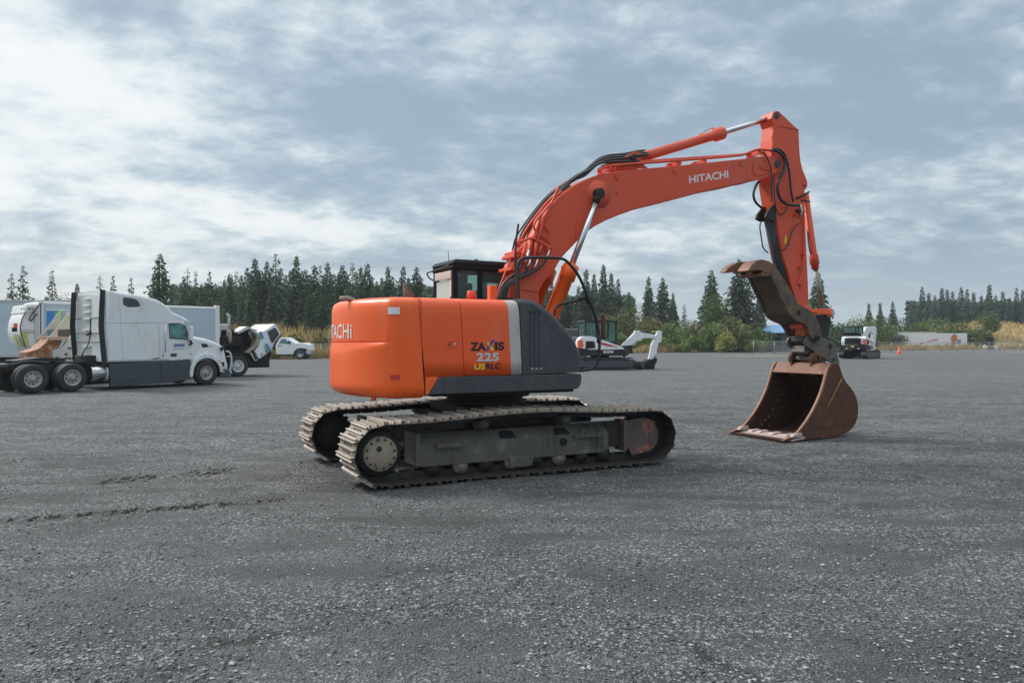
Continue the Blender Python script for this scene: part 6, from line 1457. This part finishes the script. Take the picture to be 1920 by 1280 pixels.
forest = [(345, 515), (378, 530), (415, 535), (430, 510), (443, 507), (463, 499), (478, 480), (490, 505), (500, 487), (517, 473), (536, 512), (556, 476), (573, 503), (590, 493), (600, 496), (614, 489), (628, 512), (642, 494), (651, 510), (661, 491), (677, 497), (689, 490), (706, 525), (727, 498), (742, 523), (756, 496), (768, 520), (781, 498)]
for i, (u, v) in enumerate(forest):
    plant_fir(('open2' if i % 5 == 2 else 'open0' if i % 5 == 4 else 'dense%d' % (i*5 % 7)), u, v+1, 100+rnd.random()*12+(6 if v > 505 else 0), ('dark fir, %s from the left in the long wood behind the white trucks' % ordn(i)) if i < 14 else ('dark fir, %s from the right in the long wood behind the white trucks' % ordn(27-i)), group='firs of the long wood')
back = [(338, 528), (358, 532), (386, 528), (404, 530), (421, 522), (436, 520), (452, 514), (470, 505), (484, 502), (508, 500), (526, 500), (545, 505), (565, 508), (582, 512), (607, 512), (621, 510), (635, 512), (668, 508), (683, 512), (697, 516), (716, 518), (735, 515), (766, 518), (790, 520)]
for i, (u, v) in enumerate(back):
    plant_fir('dense%d' % (i*2 % 7), u, v, 124+rnd.random()*8, 'hazier rear-row fir of the long wood, %s from the %s' % (ordn(i) if i < 12 else ordn(23-i), 'left' if i < 12 else 'right'), 'fir_haze_tint', group='rear firs of the long wood')
extra = [(335, 560), (360, 556), (400, 565), (425, 552), (455, 545), (470, 535), (510, 530), (545, 535), (565, 545), (582, 535), (606, 530), (633, 535), (670, 535), (697, 540), (716, 545), (735, 548), (762, 545), (795, 545), (812, 548)]
for i, (u, v) in enumerate(extra):
    plant_fir('dense%d' % (i*3 % 7), u, v, 94+rnd.random()*5, 'shorter fir, %s from the left along the foot of the long wood' % ordn(i), group='shorter firs at the foot of the wood')
# centre and right
for i, (u, v, D, kd, lab) in enumerate(((1062, 545, 130, 'dense0', 'fir half hidden behind the boom cylinder'), (1085, 535, 125, 'dense3', 'fir left of the tallest trees right of the boom cylinder'), (1099, 503, 122, 'dense1', 'tall fir left of the twin-topped pair right of the boom'), (1114, 512, 126, 'dense5', 'fir filling the gap in the clump right of the boom'), (1131, 493, 120, 'dense2', 'tallest fir of the clump right of the boom'),
      (1146, 510, 124, 'dense6', 'fir right of the tallest one in the clump right of the boom'), (1159, 521, 122, 'dense4', 'fir on the right shoulder of the clump right of the boom'), (1179, 545, 120, 'dense0', 'low fir at the right end of the clump beside the boom'), (1216, 517, 118, 'dense3', 'slim fir, left of the pair above the compact excavator boom'), (1243, 519, 116, 'open2', 'broad ragged fir, right of the pair above the compact excavator boom'),
      (1262, 548, 122, 'dense5', 'low fir behind the ragged broad fir'), (1283, 570, 130, 'open0', 'small distant fir left of the leafy tree'), (1334, 505, 112, 'open2', 'dark fir above the leafy tree, left of the thumb'), (1385, 484, 110, 'open2', 'tall ragged fir behind the thumb claws'), (1404, 492, 114, 'open0', 'ragged fir directly behind the thumb'), (1424, 540, 116, 'dense2', 'fir behind the lower thumb'), (1534, 508, 104, 'open2', 'fir whose boughs show right of the arm'))):
    plant_fir(kd, u, v, D+18, lab, group='firs beyond the yard')
for i, (u, v) in enumerate(((820, 520), (846, 505), (872, 512), (905, 500), (935, 510), (965, 500), (1000, 515), (1035, 525))):
    plant_fir('dense%d' % (i % 7), u, v, 130+rnd.random()*8, 'fir hidden behind the orange excavator, %s from the left' % ordn(i), group='firs behind the excavator')
rt = [(1629, 567, 'dense2', 'fir'), (1650, 566, 'dense1', 'fir'), (1674, 563, 'dense0', 'fir')]
for i, (u, v, kd, mm) in enumerate(rt): plant_fir(kd, u, v, 175, 'green fir, %s of three left of the lettered trailer' % ('leftmost', 'middle', 'rightmost')[i], group='green firs left of the trailer')
rt2 = [(1708, 572), (1729, 536), (1741, 547), (1753, 552), (1766, 537), (1776, 541), (1786, 545), (1802, 536), (1813, 541), (1825, 546), (1840, 552), (1855, 531), (1867, 552), (1880, 545), (1893, 556), (1906, 538), (1918, 542), (1932, 536)]
for i, (u, v) in enumerate(rt2): plant_fir(('dense%d' % (i*4 % 7)), u, v, 215+rnd.random()*15, 'bluish distant fir, %s from the left in the far right wood' % ordn(i), 'fir_haze_tint', group='firs of the far right wood')
for i, (u, v) in enumerate(((1562, 606), (1572, 603), (1580, 607), (1590, 605), (1600, 602), (1612, 604))): plant_fir('dense%d' % (i % 7), u, v, 330, 'tiny hazy fir, %s from the left on the skyline right of the arm' % ordn(i), 'fir_haze_tint', group='hazy skyline firs')
# leafy shrubs and trees
def leafy(seed, lobes, n, size):
    r_ = random.Random(seed); mb = MB(); tot = sum(l[3]**2 for l in lobes)
    for (x, y, z, r) in lobes:
        for i in range(int(n*r*r/tot)):
            d = Vector((r_.gauss(0, 1), r_.gauss(0, 1), r_.gauss(0, 1))).normalized()*r*(.55+.5*r_.random()**.7); 
            wob = 1+.28*mn.noise(Vector((d.x*2/r, d.y*2/r, d.z*2/r+seed))); d *= wob
            p = Vector((x+d.x, y+d.y, z+d.z*.85)); 
            if p.z < 0: continue
            s = size*(.5+r_.random()); a, b = Vector((r_.gauss(0, 1), r_.gauss(0, 1), r_.gauss(0, .6))).normalized(), Vector((r_.gauss(0, 1), r_.gauss(0, 1), r_.gauss(0, .8))).normalized()
            mb.add([p-a*s, p+b*s*.45, p+a*s, p-b*s*.45], [(0, 1, 2, 3)])
    return mb
def bush(u, vtop, D, wpx, label, m='olive', name='shrub', n=2600, trunk=0, cat='shrub', z0=0, size=.17):
    r_ = random.Random(int(u*7+vtop)); H = EYE+(CV-vtop)*D/FPX; Wd = wpx*D/FPX; x = px2x(u, D)
    root = empty(name, (x, D, 0), 0, label, cat)
    lobes = []; base = trunk*H
    for i in range(11):
        r = (min(Wd, H-base)*.24)*(.7+.7*r_.random()); ax = r_.uniform(-1, 1); lobes.append((ax*(Wd/2-r*.8), r_.uniform(-.3, .3)*Wd, max(base+r*.6, base+(H-base-r)*(1-.55*ax*ax)*(.35+.65*r_.random())), r))
    rr = (H-base)*.34; lobes.append((0, 0, H-rr*.95, rr)); lobes.append((Wd*.2, 0, base+(H-base)*.35, rr*.9)); lobes.append((-Wd*.22, 0, base+(H-base)*.35, rr*.9))
    leafy(int(u), lobes, n, size*D/115).build('foliage' if not trunk else 'crown', M[m], root, fix=False)
    trunk_mb(H*.75, .05+H*.012, int(u), 8).build('stem' if not trunk else 'trunk', M['wood'], root, fix=False)
    return root
bush(112, 545, 108, 34, 'round leafy tree beside the thin fir above the refuse tailgate', 'fir', 'leafy_tree', 2000, .3, 'tree')
bush(400, 560, 88, 110, 'broad dark shrub mass behind the white refuse body', 'fir', n=3500)
for i, (u, v, D, w_, m_, lab) in enumerate(((1085, 600, 112, 70, 'fir', 'dark green shrub left of the compact excavator cab'), (1135, 585, 112, 80, 'olive', 'olive shrub behind the compact excavator cab'), (1180, 566, 114, 100, 'olive', 'tallest olive thicket above the compact excavator'), (1222, 590, 108, 90, 'olive', 'olive thicket behind the white compact boom'), (1262, 598, 106, 80, 'leaf', 'green thicket right of the white compact boom'), (1300, 596, 108, 80, 'olive', 'olive thicket left of the leafy tree'),
      (1335, 600, 104, 70, 'leaf', 'dark green thicket below the leafy tree'), (1370, 588, 104, 100, 'olive', 'big rounded olive thicket below the thumb'), (1412, 604, 106, 80, 'leaf', 'green thicket left of the blue-roofed building'), (1362, 620, 98, 52, 'ygreen', 'small yellow-green sapling in front of the thicket'), (1240, 632, 100, 60, 'leaf', 'low green shrub near the compact bucket'), (1300, 628, 99, 70, 'leaf', 'low green shrub at the grass edge left of the yellow-green sapling'), (1155, 620, 104, 80, 'leaf', 'green shrub low behind the compact excavator'), (1205, 622, 102, 70, 'leaf', 'green shrub low under the compact boom'),
      (1418, 636, 99, 50, 'leaf', 'low green shrub at the left end of the mesh fence'), (555, 622, 84, 22, 'leaf', 'green shrub on the grassy bank above the pickup'), (600, 617, 90, 40, 'olive', 'olive shrub on the grassy bank beside the orange counterweight'), (536, 632, 86, 22, 'olive', 'low olive shrub behind the pickup hood'))):
    bush(u, v, D+(19 if D > 95 else 0), w_, lab, m_, n=4200 if w_ > 60 else 1800)
bush(1343, 548, 126, 50, 'bright green leafy tree in front of the dark fir, left of the thumb', 'leaf', 'leafy_tree', 3000, .35, 'tree')
for i, (u, v, D, w_, m_, lab) in enumerate(((1578, 604, 130, 60, 'leaf', 'green shrub left of the far compact excavator'), (1612, 585, 150, 70, 'leaf', 'tall green shrub behind the far compact excavator cab'), (1648, 590, 160, 70, 'leaf', 'green shrub right of the far compact excavator'), (1690, 592, 172, 90, 'fir', 'dark shrub above the left end of the lettered trailer'), (1728, 596, 175, 90, 'leaf', 'green shrub above the roof hatch of the lettered trailer'), (1765, 594, 178, 90, 'leaf', 'green shrub above the middle of the lettered trailer'), (1802, 600, 178, 80, 'leaf', 'green shrub above the picture on the lettered trailer'), (1838, 612, 176, 60, 'leaf', 'green shrub right of the lettered trailer'), (1600, 622, 120, 50, 'leaf', 'low bright green shrub beside the far compact excavator'), (1666, 606, 165, 60, 'leaf', 'rounded green shrub above the black tank'))):
    bush(u, v, D, w_, lab, m_, n=3600)
bush(1851, 577, 188, 42, 'round green leafy tree on top of the straw-coloured hill', 'leaf', 'leafy_tree', 2000, .3, 'tree')
# far wood that closes the view behind the single trees
mb_all = MB(); r_ = random.Random(5)
def wood(u0, u1, vt, D, n, size):
    for i in range(n):
        u = r_.uniform(u0, u1); d = D+r_.uniform(-4, 10); H = EYE+(CV-vt-8*mn.noise(Vector((u*.06, 0, vt))))*d/FPX; z = H*r_.random()**.8; x = px2x(u, d); s = size*(.5+r_.random())
        a, b = Vector((r_.gauss(0, 1), r_.gauss(0, .5), r_.gauss(0, .6))).normalized(), Vector((r_.gauss(0, 1), r_.gauss(0, .5), r_.gauss(0, .8))).normalized(); p = Vector((x, d, z))
        mb_all.add([p-a*s, p+b*s*.6, p+a*s, p-b*s*.6], [(0, 1, 2, 3)])
wood(320, 815, 540, 122, 19000, .55); wood(1040, 1190, 556, 150, 5000, .5); wood(810, 1045, 548, 140, 7000, .6)
tag(mb_all.build('woodland', M['fir'], fix=False), 'dark understorey of the wood behind the firs', 'wood', None, 'stuff')
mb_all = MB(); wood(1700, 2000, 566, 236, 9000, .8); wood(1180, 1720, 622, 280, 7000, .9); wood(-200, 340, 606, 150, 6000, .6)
tag(mb_all.build('woodland', M['fir_haze_tint'], fix=False), 'hazy distant wood along the horizon', 'wood', None, 'stuff')

# air
mb = MB(); mb.box(-900, 900, -40, 900, -1.0, 60.0)
hz = bpy.data.materials.new('pale_air'); hz.use_nodes = True; T = NT(hz.node_tree); T.n.remove(T.n['Principled BSDF'])
pv = T.new('ShaderNodeVolumePrincipled'); pv.inputs['Color'].default_value = (.80, .86, .92, 1); pv.inputs['Density'].default_value = .00035; pv.inputs['Anisotropy'].default_value = .2
T.l.new(pv.outputs[0], T.n['Material Output'].inputs['Volume'])
tag(mb.build('haze', hz), 'thin pale haze over the yard and the distant trees', 'haze', None, 'stuff')
